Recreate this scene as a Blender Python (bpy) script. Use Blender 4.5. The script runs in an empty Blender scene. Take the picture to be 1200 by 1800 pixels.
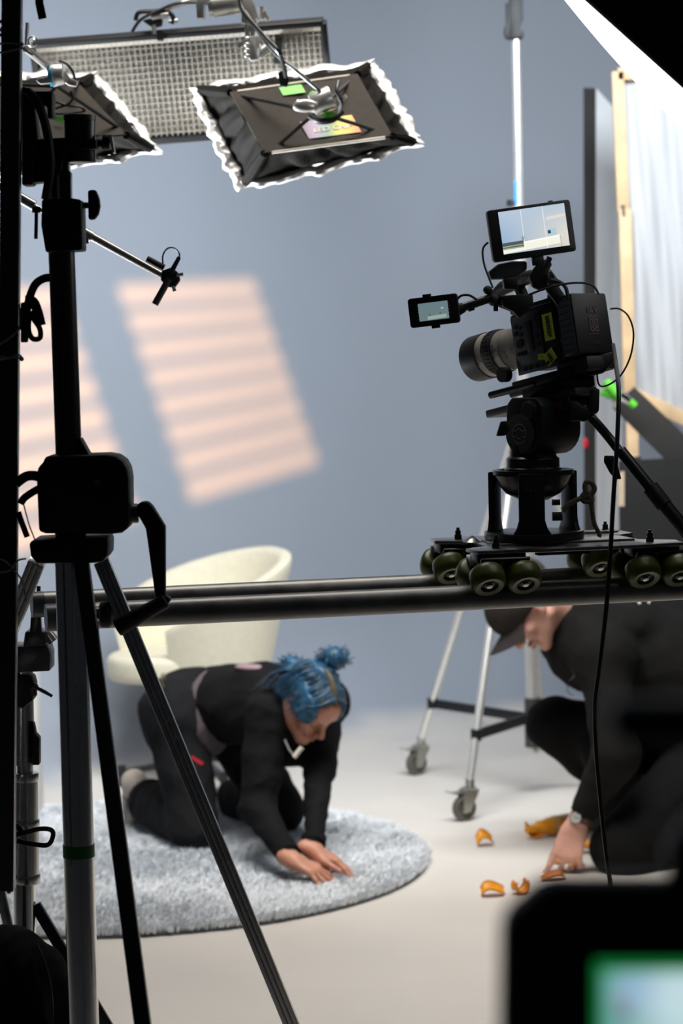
import bpy, bmesh, math, random
import numpy as np
from mathutils import Vector, Matrix, Euler, noise as mnoise

random.seed(7); np.random.seed(7)
V = Vector
PI = math.pi
def R(d): return math.radians(d)
scene = bpy.context.scene
C = scene.collection

# ------------------------------------------------------------------ camera
FPX = 4250.0                       # focal length in pixels of the 1200x1800 frame (85 mm, 36 mm tall)
CAM_LOC = V((0, 0, 1.65))
PITCH, ROLL = R(3.9), R(1.2)
_F = V((0, math.cos(PITCH), -math.sin(PITCH)))
_U0 = V((0, math.sin(PITCH), math.cos(PITCH)))
_R0 = V((1, 0, 0))
CR = _R0 * math.cos(ROLL) - _U0 * math.sin(ROLL)
CU = _U0 * math.cos(ROLL) + _R0 * math.sin(ROLL)
cam_d = bpy.data.cameras.new('camera'); cam = bpy.data.objects.new('camera', cam_d); C.objects.link(cam)
cam.matrix_world = Matrix(((CR.x, CU.x, -_F.x, CAM_LOC.x), (CR.y, CU.y, -_F.y, CAM_LOC.y), (CR.z, CU.z, -_F.z, CAM_LOC.z), (0, 0, 0, 1)))
cam_d.sensor_fit = 'VERTICAL'; cam_d.sensor_height = 36.0; cam_d.sensor_width = 24.0; cam_d.lens = 85.0
cam_d.clip_start = 0.05; cam_d.clip_end = 60
cam_d.dof.use_dof = True; cam_d.dof.focus_distance = 4.75; cam_d.dof.aperture_fstop = 4.5
scene.camera = cam

def ray(px, py): return _F + CR * ((px - 600) / FPX) + CU * ((900 - py) / FPX)
def P(px, py, Y):
    d = ray(px, py); return CAM_LOC + d * (Y / d.y)
def Pz(px, py, z):
    d = ray(px, py); return CAM_LOC + d * ((z - CAM_LOC.z) / d.z)

# ------------------------------------------------------------------ world, lights, exposure
scene.view_settings.view_transform = 'Standard'
scene.view_settings.look = 'None'
scene.view_settings.gamma = 1.0
scene.view_settings.use_curve_mapping = False
scene.view_settings.exposure = 0.0
scene.cycles.use_denoising = True
scene.cycles.max_bounces = 8
w = bpy.data.worlds.new('studio_dark'); scene.world = w; w.use_nodes = True
bgn = w.node_tree.nodes['Background']; bgn.inputs['Color'].default_value = (0.75, 0.85, 1.0, 1); bgn.inputs['Strength'].default_value = 0.012

def area_light(name, loc, target, sx, sy, watts, col, spread=180):
    l = bpy.data.lights.new(name, 'AREA'); l.shape = 'RECTANGLE'; l.size = sx; l.size_y = sy; l.energy = watts; l.color = col
    l.spread = R(spread)
    o = bpy.data.objects.new(name, l); C.objects.link(o); o.location = loc
    o.rotation_euler = (V(target) - V(loc)).to_track_quat('-Z', 'Y').to_euler(); return o
# overhead soft light above the set, out of frame
area_light('overhead_soft_light', (0.2, 6.4, 4.3), (0.1, 6.95, 0), 2.4, 1.8, 48, (1.0, 0.93, 0.85), 84)
# added cool soft light brightening the cyclorama, unseen above the frame
area_light('added_wash_light', (0.5, 6.9, 3.15), (-0.2, 10.7, 1.15), 3.0, 0.5, 76, (0.88, 0.94, 1.0), 120)
# added cool kicker, unseen left of the frame, brightening softbox rims and stand edges
area_light('added_left_kicker', (-2.4, 6.9, 0.35), (-0.05, 6.2, 2.4), 0.8, 0.8, 42, (0.92, 0.96, 1.0), 44)
# projector lamp behind the slatted cutter frame (right of the frame)
SPOT = V((1.75, 4.2, 2.6))
sl = bpy.data.lights.new('projector_lamp', 'SPOT'); sl.energy = 3700; sl.color = (1.0, 0.47, 0.17); sl.shadow_soft_size = 0.0140
sl.spot_size = R(25); sl.spot_blend = 0.25
so = bpy.data.objects.new('projector_lamp', sl); C.objects.link(so); so.location = SPOT
so.rotation_euler = (V((-0.75, 9.9, 1.75)) - SPOT).to_track_quat('-Z', 'Y').to_euler()

# ------------------------------------------------------------------ materials
def mat(name, col, rough=0.5, metal=0.0, var=0.12, scale=18.0, bump=0.0, bscale=120.0, emit=None, strength=0.0, trans=0.0, alpha=1.0, sheen=0.0, rvar=0.0, island=0.0, coat=0.0, sss=0.0, spec=None):
    m = bpy.data.materials.new(name); m.use_nodes = True
    nt = m.node_tree; N = nt.nodes; L = nt.links; b = N['Principled BSDF']
    b.inputs['Roughness'].default_value = rough; b.inputs['Metallic'].default_value = metal
    c = (*col, 1.0)
    b.inputs['Base Color'].default_value = c
    if var > 0 or bump > 0:
        tc = N.new('ShaderNodeTexCoord')
        nz = N.new('ShaderNodeTexNoise'); nz.inputs['Scale'].default_value = scale; nz.inputs['Detail'].default_value = 5
        L.new(tc.outputs['Object'], nz.inputs['Vector'])
        rmp = N.new('ShaderNodeMapRange'); rmp.inputs['To Min'].default_value = 1 - var; rmp.inputs['To Max'].default_value = 1 + var
        rmp.inputs['From Min'].default_value = 0.25; rmp.inputs['From Max'].default_value = 0.75
        L.new(nz.outputs['Fac'], rmp.inputs['Value'])
        fac = rmp.outputs['Result']
        if island > 0:
            g = N.new('ShaderNodeNewGeometry'); r2 = N.new('ShaderNodeMapRange'); r2.inputs['To Min'].default_value = 1 - island; r2.inputs['To Max'].default_value = 1 + island
            L.new(g.outputs['Random Per Island'], r2.inputs['Value'])
            mm = N.new('ShaderNodeMath'); mm.operation = 'MULTIPLY'; L.new(fac, mm.inputs[0]); L.new(r2.outputs['Result'], mm.inputs[1]); fac = mm.outputs[0]
        vm = N.new('ShaderNodeVectorMath'); vm.operation = 'SCALE'; vm.inputs[0].default_value = col
        L.new(fac, vm.inputs['Scale']); L.new(vm.outputs['Vector'], b.inputs['Base Color'])
        if rvar > 0:
            r3 = N.new('ShaderNodeMapRange'); r3.inputs['To Min'].default_value = max(0.02, rough - rvar); r3.inputs['To Max'].default_value = min(1, rough + rvar)
            L.new(nz.outputs['Fac'], r3.inputs['Value']); L.new(r3.outputs['Result'], b.inputs['Roughness'])
        if bump > 0:
            n2 = N.new('ShaderNodeTexNoise'); n2.inputs['Scale'].default_value = bscale; n2.inputs['Detail'].default_value = 3
            L.new(tc.outputs['Object'], n2.inputs['Vector'])
            bp = N.new('ShaderNodeBump'); bp.inputs['Strength'].default_value = bump; bp.inputs['Distance'].default_value = 0.004
            L.new(n2.outputs['Fac'], bp.inputs['Height']); L.new(bp.outputs['Normal'], b.inputs['Normal'])
    if emit is not None:
        b.inputs['Emission Color'].default_value = (*emit, 1); b.inputs['Emission Strength'].default_value = strength
    if spec is not None: b.inputs['Specular IOR Level'].default_value = spec
    if trans: b.inputs['Transmission Weight'].default_value = trans
    if sheen: b.inputs['Sheen Weight'].default_value = sheen
    if coat: b.inputs['Coat Weight'].default_value = coat; b.inputs['Coat Roughness'].default_value = 0.1
    if sss: b.inputs['Subsurface Weight'].default_value = sss; b.inputs['Subsurface Radius'].default_value = (0.01, 0.004, 0.002)
    b.inputs['Alpha'].default_value = alpha
    return m

M = dict(
    wall=mat('cyclorama_blue_grey', (0.375, 0.415, 0.48), 0.75, var=0.025, scale=1.2, bump=0.05, bscale=30),
    floor=mat('studio_floor_paint', (0.72, 0.69, 0.645), 0.5, var=0.035, scale=2.5, bump=0.04, bscale=60, rvar=0.1),
    black=mat('black_plastic', (0.010, 0.011, 0.013), 0.50, var=0.2, spec=0.35),
    blackm=mat('black_painted_metal', (0.010, 0.011, 0.013), 0.32, metal=0.0, var=0.2, coat=0.15),
    blackr=mat('black_rubber', (0.009, 0.009, 0.010), 0.65, var=0.2),
    dgrey=mat('dark_grey_metal', (0.080, 0.083, 0.088), 0.38, metal=0.6, var=0.2),
    slate=mat('slate_grey_plastic', (0.050, 0.056, 0.066), 0.5, var=0.12),
    chrome=mat('chrome', (0.72, 0.73, 0.74), 0.12, metal=1.0, var=0.06, scale=40, rvar=0.05),
    chromed=mat('dull_chrome', (0.55, 0.55, 0.55), 0.25, metal=1.0, var=0.1, scale=40, rvar=0.08),
    chromeb=mat('satin_chrome', (0.82, 0.82, 0.80), 0.28, metal=0.7, var=0.05, scale=40),
    alu=mat('brushed_aluminium', (0.62, 0.61, 0.59), 0.32, metal=1.0, var=0.1, scale=60),
    pipe=mat('weathered_steel_pipe', (0.20, 0.20, 0.195), 0.38, metal=0.85, var=0.18, scale=25, rvar=0.1, bump=0.05),
    plate=mat('scuffed_steel_plate', (0.30, 0.30, 0.30), 0.3, metal=1.0, var=0.25, scale=30, rvar=0.12),
    fabric=mat('black_softbox_fabric', (0.009, 0.0085, 0.0075), 0.8, var=0.2, scale=30, bump=0.35, bscale=25, spec=0.06),
    fabricb=mat('brown_black_mesh_cloth', (0.048, 0.043, 0.037), 0.75, var=0.1, scale=60, bump=0.2, bscale=220, spec=0.12),
    silver=mat('crumpled_silver_foil', (0.95, 0.95, 0.95), 0.35, metal=0.3, var=0.05, bump=0.5, bscale=40),
    piping=mat('cream_piping', (0.80, 0.75, 0.66), 0.7),
    green=mat('green_tape', (0.13, 0.62, 0.05), 0.5),
    dgreen=mat('dark_green_tape', (0.008, 0.13, 0.02), 0.5),
    gridd=mat('grey_egg_crate', (0.44, 0.425, 0.385), 0.6, var=0.06),
    gridback=mat('led_panel_face', (0.36, 0.345, 0.305), 0.55, var=0.05),
    cream=mat('cream_boucle', (0.80, 0.75, 0.58), 0.9, var=0.05, scale=40, bump=0.3, bscale=180, sheen=0.2),
    white=mat('white_paint', (0.83, 0.82, 0.78), 0.55, var=0.03),
    foam=mat('white_foam_board', (0.86, 0.88, 0.90), 0.6, var=0.03),
    diff=mat('white_diffusion_cloth', (0.46, 0.465, 0.475), 0.7, var=0.03, scale=6),
    wood=mat('pine_wood_batten', (0.62, 0.43, 0.24), 0.6, var=0.2, scale=12),
    board=mat('black_board', (0.020, 0.020, 0.020), 0.7, var=0.12, scale=8, spec=0.12),
    board2=mat('charcoal_board', (0.036, 0.034, 0.032), 0.75, var=0.12, scale=8, spec=0.12),
    rug=mat('ice_blue_pile', (0.86, 0.90, 0.94), 0.8, var=0.06, scale=5, island=0.16, sheen=0.3),
    rugb=mat('rug_backing', (0.10, 0.12, 0.14), 0.9, var=0.1),
    skin=mat('skin', (0.58, 0.27, 0.18), 0.5, var=0.10, scale=25, bump=0.08, bscale=150, sss=0.08),
    skin2=mat('skin_pale_pink', (0.66, 0.36, 0.28), 0.5, var=0.10, scale=25, bump=0.08, bscale=150, sss=0.08),
    knit=mat('black_knit', (0.0085, 0.0085, 0.0095), 0.85, var=0.15, bump=0.4, bscale=60, spec=0.12),
    denim=mat('black_denim', (0.0125, 0.013, 0.0145), 0.85, var=0.2, bump=0.4, bscale=90, spec=0.12),
    hoodie=mat('charcoal_hoodie', (0.0105, 0.0105, 0.0105), 0.9, var=0.15, bump=0.4, bscale=50, spec=0.12),
    trouser=mat('black_cargo_cotton', (0.0075, 0.0075, 0.008), 0.9, var=0.15, bump=0.4, bscale=40, spec=0.12),
    mauve=mat('mauve_grey_jersey', (0.105, 0.085, 0.092), 0.9, var=0.12, bump=0.3, bscale=40),
    hair=mat('blue_hair', (0.007, 0.070, 0.142), 0.42, var=0.35, scale=25, island=0.55, sheen=0.2),
    hairroot=mat('dark_blond_roots', (0.10, 0.075, 0.045), 0.6, var=0.3, scale=60),
    brownhair=mat('short_brown_hair', (0.055, 0.030, 0.016), 0.7, var=0.3, scale=60),
    cap=mat('charcoal_brown_cap', (0.040, 0.033, 0.032), 0.85, var=0.12, bump=0.3, bscale=90, spec=0.12),
    lips=mat('lip_skin', (0.50, 0.17, 0.14), 0.5),
    eyew=mat('eye_white', (0.75, 0.72, 0.70), 0.3, var=0),
    sock=mat('grey_white_sock', (0.60, 0.52, 0.46), 0.9, var=0.08, bump=0.3, bscale=80),
    sockd=mat('dark_sock_stripe', (0.035, 0.035, 0.035), 0.9),
    orange=mat('orange_peel', (0.85, 0.34, 0.015), 0.45, var=0.2, scale=35, bump=0.2, bscale=100),
    orangei=mat('dark_orange_rind', (0.55, 0.16, 0.01), 0.5, var=0.2, scale=35),
    amber=mat('amber_liquid', (0.60, 0.36, 0.12), 0.3, var=0.1),
    clearp=mat('clear_plastic', (0.80, 0.78, 0.74), 0.12, var=0, trans=0.7),
    gold=mat('gold', (0.85, 0.58, 0.22), 0.25, metal=1.0, var=0),
    leather=mat('brown_leather', (0.10, 0.04, 0.025), 0.55, var=0.15),
    dial=mat('silver_dial', (0.70, 0.70, 0.68), 0.35, metal=0.4, var=0.02),
    cable=mat('black_cable', (0.010, 0.010, 0.011), 0.4, var=0.1),
    cord=mat('grey_string', (0.32, 0.32, 0.32), 0.85, var=0.1),
    rope=mat('hemp_rope', (0.17, 0.145, 0.11), 0.9, var=0.25, scale=120, bump=0.8, bscale=250),
    wheelg=mat('olive_urethane', (0.070, 0.092, 0.014), 0.35, var=0.15, scale=40),
    hub=mat('black_wheel_core', (0.02, 0.02, 0.02), 0.4),
    redt=mat('red_tape', (0.75, 0.02, 0.04), 0.5, var=0),
    redd=mat('dull_red_label', (0.20, 0.01, 0.02), 0.6, var=0),
    yell=mat('yellow_green_tape', (0.46, 0.56, 0.02), 0.6, var=0.08),
    ink=mat('black_marker_ink', (0.01, 0.01, 0.01), 0.7, var=0),
    printw=mat('faded_white_print', (0.42, 0.42, 0.44), 0.6, var=0),
    printd=mat('faded_red_print', (0.050, 0.034, 0.031), 0.6, var=0),
    lensw=mat('warm_white_lens_barrel', (0.48, 0.455, 0.41), 0.42, var=0.06),
    blued=mat('blue_clamp_face', (0.03, 0.30, 0.46), 0.35, metal=0.4),
    castor=mat('grey_castor_tyre', (0.11, 0.105, 0.09), 0.6, var=0.15),
    castorh=mat('zinc_castor_fork', (0.50, 0.50, 0.45), 0.32, metal=0.9, var=0.15),
    bluerefl=mat('blue_reflection', (0.02, 0.28, 0.80), 0.45, var=0),
    tan=mat('tan_masking_tape', (0.55, 0.44, 0.30), 0.75),
    softw=mat('softbox_diffuser', (0.9, 0.9, 0.9), 0.7, var=0, emit=(1.0, 0.985, 0.96), strength=1.3),
    ledw=mat('snapbag_diffuser', (0.9, 0.9, 0.9), 0.7, var=0, emit=(1.0, 0.95, 0.88), strength=6),
)

# the blue-grey starts a little way up the cove, blending from the floor colour
def cove_colour_blend():
    m = M['wall']; nt = m.node_tree; N = nt.nodes; L = nt.links; b = N['Principled BSDF']; src = b.inputs['Base Color'].links[0].from_socket
    tc = N.new('ShaderNodeTexCoord'); sx = N.new('ShaderNodeSeparateXYZ'); L.new(tc.outputs['Object'], sx.inputs[0])
    nz = N.new('ShaderNodeTexNoise'); nz.inputs['Scale'].default_value = 2.0; L.new(tc.outputs['Object'], nz.inputs['Vector'])
    ad = N.new('ShaderNodeMath'); ad.operation = 'MULTIPLY_ADD'; ad.inputs[1].default_value = 0.10; L.new(nz.outputs['Fac'], ad.inputs[0]); L.new(sx.outputs['Z'], ad.inputs[2])
    mr = N.new('ShaderNodeMapRange'); mr.interpolation_type = 'SMOOTHSTEP'; mr.inputs['From Min'].default_value = 0.045; mr.inputs['From Max'].default_value = 0.13; L.new(ad.outputs[0], mr.inputs['Value'])
    mx = N.new('ShaderNodeMix'); mx.data_type = 'RGBA'; L.new(mr.outputs['Result'], mx.inputs[0]); mx.inputs[6].default_value = (0.72, 0.69, 0.645, 1); L.new(src, mx.inputs[7]); L.new(mx.outputs[2], b.inputs['Base Color'])
cove_colour_blend()

# ------------------------------------------------------------------ mesh helpers
def frame_from(ez, up=V((0, 0, 1))):
    ez = V(ez).normalized(); ex = V(up).cross(ez)
    if ex.length < 1e-4: ex = V((1, 0, 0)).cross(ez)
    ex.normalize(); ey = ez.cross(ex); return ex, ey, ez
def mtx(o, ex, ey, ez):
    return Matrix(((ex[0], ey[0], ez[0], o[0]), (ex[1], ey[1], ez[1], o[1]), (ex[2], ey[2], ez[2], o[2]), (0, 0, 0, 1)))
def crom(pts, n=6, closed=False):
    pts = [V(p) for p in pts]; out = []; m = len(pts)
    rng = range(m if closed else m - 1)
    for i in rng:
        if closed: p0, p1, p2, p3 = pts[i - 1], pts[i], pts[(i + 1) % m], pts[(i + 2) % m]
        else: p0, p1, p2, p3 = pts[max(i - 1, 0)], pts[i], pts[i + 1], pts[min(i + 2, m - 1)]
        for k in range(n):
            t = k / n
            out.append(0.5 * ((2 * p1) + (p2 - p0) * t + (2 * p0 - 5 * p1 + 4 * p2 - p3) * t * t + (3 * p1 - p0 - 3 * p2 + p3) * t ** 3))
    if not closed: out.append(pts[-1])
    return out
def rrect(w, h, r, n=4):
    o = []
    for cx, cy, a0 in ((w / 2 - r, h / 2 - r, 0), (-w / 2 + r, h / 2 - r, 90), (-w / 2 + r, -h / 2 + r, 180), (w / 2 - r, -h / 2 + r, 270)):
        for k in range(n + 1):
            a = R(a0 + 90 * k / n); o.append((cx + r * math.cos(a), cy + r * math.sin(a)))
    return o
class MB:
    def __init__(s, M=None): s.v = []; s.f = []; s.M = M
    def add(s, vs, fs):
        b = len(s.v)
        if s.M is not None: vs = [s.M @ V(p) for p in vs]
        s.v += [tuple(p) for p in vs]; s.f += [tuple(i + b for i in f) for f in fs]; return s
    def box(s, c, size, rot=None):
        c = V(c); x, y, z = [k / 2 for k in size]
        vs = [V((sx * x, sy * y, sz * z)) for sz in (-1, 1) for sy in (-1, 1) for sx in (-1, 1)]
        if rot is not None:
            q = rot if isinstance(rot, Matrix) else Euler(rot).to_matrix()
            vs = [q @ p for p in vs]
        return s.add([c + p for p in vs], [(0, 2, 3, 1), (4, 5, 7, 6), (0, 1, 5, 4), (2, 6, 7, 3), (0, 4, 6, 2), (1, 3, 7, 5)])
    def hexa(s, a, b):  # two quads
        return s.add(list(a) + list(b), [(3, 2, 1, 0), (4, 5, 6, 7), (0, 1, 5, 4), (1, 2, 6, 5), (2, 3, 7, 6), (3, 0, 4, 7)])
    def cyl(s, p0, p1, r0, r1=None, n=16):
        p0 = V(p0); p1 = V(p1); r1 = r0 if r1 is None else r1
        ex, ey, ez = frame_from(p1 - p0); vs = []
        for p, r in ((p0, r0), (p1, r1)):
            for k in range(n):
                a = 2 * PI * k / n; vs.append(p + ex * (r * math.cos(a)) + ey * (r * math.sin(a)))
        fs = [(k, (k + 1) % n, n + (k + 1) % n, n + k) for k in range(n)] + [tuple(range(n - 1, -1, -1)), tuple(range(n, 2 * n))]
        return s.add(vs, fs)
    def tube(s, pts, r, n=8, closed=False, sect=None, up=None):
        pts = [V(p) for p in pts]; m = len(pts); vs = []; nn = None
        for i, p in enumerate(pts):
            if closed: t = pts[(i + 1) % m] - pts[i - 1]
            else: t = pts[min(i + 1, m - 1)] - pts[max(i - 1, 0)]
            if t.length < 1e-9: t = V((0, 0, 1))
            t.normalize()
            if nn is None:
                u = V(up) if up is not None else (V((0, 0, 1)) if abs(t.z) < 0.9 else V((1, 0, 0)))
                nn = (u - t * u.dot(t)).normalized()
            else:
                nn = nn - t * nn.dot(t)
                nn = nn.normalized() if nn.length > 1e-6 else frame_from(t)[0]
            bb = t.cross(nn); rr = r[i] if isinstance(r, (list, tuple)) else r
            if sect is None:
                for k in range(n):
                    a = 2 * PI * k / n; vs.append(p + nn * (rr * math.cos(a)) + bb * (rr * math.sin(a)))
            else:
                for (a, b2) in sect: vs.append(p + nn * a * rr + bb * b2 * rr)
        if sect is not None: n = len(sect)
        fs = []
        for i in range(m if closed else m - 1):
            j = (i + 1) % m
            for k in range(n):
                k2 = (k + 1) % n; fs.append((i * n + k, i * n + k2, j * n + k2, j * n + k))
        if not closed: fs += [tuple(range(n - 1, -1, -1)), tuple((m - 1) * n + k for k in range(n))]
        return s.add(vs, fs)
    def strap(s, pts, w, t, up=None):
        return s.tube(pts, 1.0, sect=[(w / 2, t / 2), (-w / 2, t / 2), (-w / 2, -t / 2), (w / 2, -t / 2)], up=up)
    def lathe(s, prof, o, axis, n=24, a0=0.0, a1=None):
        o = V(o); ex, ey, ez = frame_from(axis); vs = []; m = len(prof)
        for (r, h) in prof:
            for k in range(n):
                a = 2 * PI * k / n; vs.append(o + ez * h + ex * (r * math.cos(a)) + ey * (r * math.sin(a)))
        fs = [(i * n + k, i * n + (k + 1) % n, (i + 1) * n + (k + 1) % n, (i + 1) * n + k) for i in range(m - 1) for k in range(n)]
        if prof[0][0] > 1e-6: fs.append(tuple(range(n - 1, -1, -1)))
        if prof[-1][0] > 1e-6: fs.append(tuple((m - 1) * n + k for k in range(n)))
        return s.add(vs, fs)
    def prism(s, poly, o, ex, ey, depth):
        o = V(o); ex = V(ex); ey = V(ey); ez = ex.cross(ey).normalized(); n = len(poly)
        a = [o + ex * x + ey * y for x, y in poly]; b = [p + ez * depth for p in a]
        return s.add(a + b, [tuple(range(n - 1, -1, -1)), tuple(range(n, 2 * n))] + [(k, (k + 1) % n, n + (k + 1) % n, n + k) for k in range(n)])
    def ell(s, c, rad, rot=None, nu=16, nv=10):
        c = V(c); vs = []; q = rot if rot is not None else Matrix.Identity(3)
        for j in range(nv + 1):
            th = PI * j / nv
            for k in range(nu):
                a = 2 * PI * k / nu
                vs.append(c + q @ V((rad[0] * math.sin(th) * math.cos(a), rad[1] * math.sin(th) * math.sin(a), rad[2] * math.cos(th))))
        fs = [(j * nu + k, (j + 1) * nu + k, (j + 1) * nu + (k + 1) % nu, j * nu + (k + 1) % nu) for j in range(nv) for k in range(nu)]
        return s.add(vs, fs)
    def sheet(s, fn, nu, nv, thick=0.0):
        g = [[V(fn(i / nu, j / nv)) for i in range(nu + 1)] for j in range(nv + 1)]
        vs = [p for row in g for p in row]; w2 = nu + 1
        fs = [(j * w2 + i, j * w2 + i + 1, (j + 1) * w2 + i + 1, (j + 1) * w2 + i) for j in range(nv) for i in range(nu)]
        if thick:
            nrm = []
            for j in range(nv + 1):
                for i in range(nu + 1):
                    a = g[j][min(i + 1, nu)] - g[j][max(i - 1, 0)]; b = g[min(j + 1, nv)][i] - g[max(j - 1, 0)][i]
                    k = a.cross(b); nrm.append(k.normalized() if k.length > 1e-12 else V((0, 0, 1)))
            k = len(vs); vs = vs + [p - q * thick for p, q in zip(vs, nrm)]
            fs2 = [tuple(i + k for i in reversed(f)) for f in fs]
            brd = [i for i in range(nu)] ; e = []
            for i in range(nu): e.append((i, i + 1)); e.append((nv * w2 + i + 1, nv * w2 + i))
            for j in range(nv): e.append(((j + 1) * w2, j * w2)); e.append((j * w2 + nu, (j + 1) * w2 + nu))
            fs = fs + fs2 + [(b2, a2, a2 + k, b2 + k) for a2, b2 in e]
        return s.add(vs, fs)
    def build(s, name, material, parent=None, bevel=0.0, smooth=35, seg=2):
        me = bpy.data.meshes.new(name)
        inv = parent['_inv'] if (parent is not None and False) else None
        vs = s.v
        if parent is not None:
            iv = MINV[parent.name]
            if iv is not None: vs = [iv @ V(p) for p in vs]
        me.from_pydata([tuple(p) for p in vs], [], s.f)
        bm = bmesh.new(); bm.from_mesh(me)
        bmesh.ops.remove_doubles(bm, verts=bm.verts, dist=1e-6)
        bmesh.ops.recalc_face_normals(bm, faces=bm.faces)
        if bevel > 0:
            es = [e for e in bm.edges if len(e.link_faces) == 2 and e.calc_face_angle(0) > R(32)]
            bmesh.ops.bevel(bm, geom=es, offset=bevel, segments=seg, affect='EDGES', profile=0.5, clamp_overlap=True)
        for f in bm.faces: f.smooth = True
        for e in bm.edges:
            if len(e.link_faces) == 2 and e.calc_face_angle(0) > R(smooth): e.smooth = False
        bm.to_mesh(me); bm.free()
        me.materials.append(M[material] if isinstance(material, str) else material)
        o = bpy.data.objects.new(name, me); C.objects.link(o)
        if parent is not None:
            o.parent = parent; MINV[o.name] = MINV[parent.name]
        else: MINV[o.name] = None
        return o
MINV = {}
def raw_obj(name, vs, fs, material, parent=None, smooth=True):
    """mesh from numpy arrays in world space"""
    me = bpy.data.meshes.new(name)
    vs = np.asarray(vs, dtype=np.float64)
    if parent is not None and MINV[parent.name] is not None:
        m4 = np.array(MINV[parent.name]); vs = vs @ m4[:3, :3].T + m4[:3, 3]
    fs = np.asarray(fs, dtype=np.int32); k = fs.shape[1]
    me.vertices.add(len(vs)); me.vertices.foreach_set('co', vs.astype(np.float32).ravel())
    me.loops.add(fs.size); me.loops.foreach_set('vertex_index', fs.ravel())
    me.polygons.add(len(fs)); me.polygons.foreach_set('loop_start', np.arange(0, fs.size, k, dtype=np.int32))
    me.polygons.foreach_set('loop_total', np.full(len(fs), k, dtype=np.int32))
    me.update(calc_edges=True)
    if smooth: me.polygons.foreach_set('use_smooth', np.ones(len(fs), dtype=bool))
    me.materials.append(M[material] if isinstance(material, str) else material)
    o = bpy.data.objects.new(name, me); C.objects.link(o)
    if parent is not None: o.parent = parent; MINV[o.name] = MINV[parent.name]
    else: MINV[o.name] = None
    return o
def tag(o, label=None, cat=None, group=None, kind=None):
    if label: o['label'] = label
    if cat: o['category'] = cat
    if group: o['group'] = group
    if kind: o['kind'] = kind
    return o
def thing(name, label, cat, loc=(0, 0, 0), group=None, mat4=None):
    o = bpy.data.objects.new(name, None); C.objects.link(o); o.empty_display_size = 0.05
    m = mat4 if mat4 is not None else Matrix.Translation(V(loc))
    o.matrix_world = m; MINV[o.name] = m.inverted()
    return tag(o, label, cat, group)
def text_geo(txt, size, bold=0.0):
    cu = bpy.data.curves.new('t', 'FONT'); cu.body = txt; cu.size = size; cu.align_x = 'CENTER'; cu.align_y = 'CENTER'; cu.offset = bold; cu.extrude = 0.0004; cu.resolution_u = 3
    ob = bpy.data.objects.new('t', cu); C.objects.link(ob)
    dg = bpy.context.evaluated_depsgraph_get(); me = bpy.data.meshes.new_from_object(ob.evaluated_get(dg))
    vs = [tuple(v.co) for v in me.vertices]; fs = [tuple(p.vertices) for p in me.polygons]
    bpy.data.objects.remove(ob); bpy.data.curves.remove(cu); bpy.data.meshes.remove(me)
    return vs, fs
def text_on(name, txt, size, o, ex, ey, material, parent, bold=0.0):
    ex = V(ex).normalized(); ey = V(ey).normalized(); ez = ex.cross(ey)
    vs, fs = text_geo(txt, size, bold); mb = MB(mtx(V(o), ex, ey, ez)); mb.add(vs, fs)
    return mb.build(name, material, parent, smooth=20)

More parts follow.
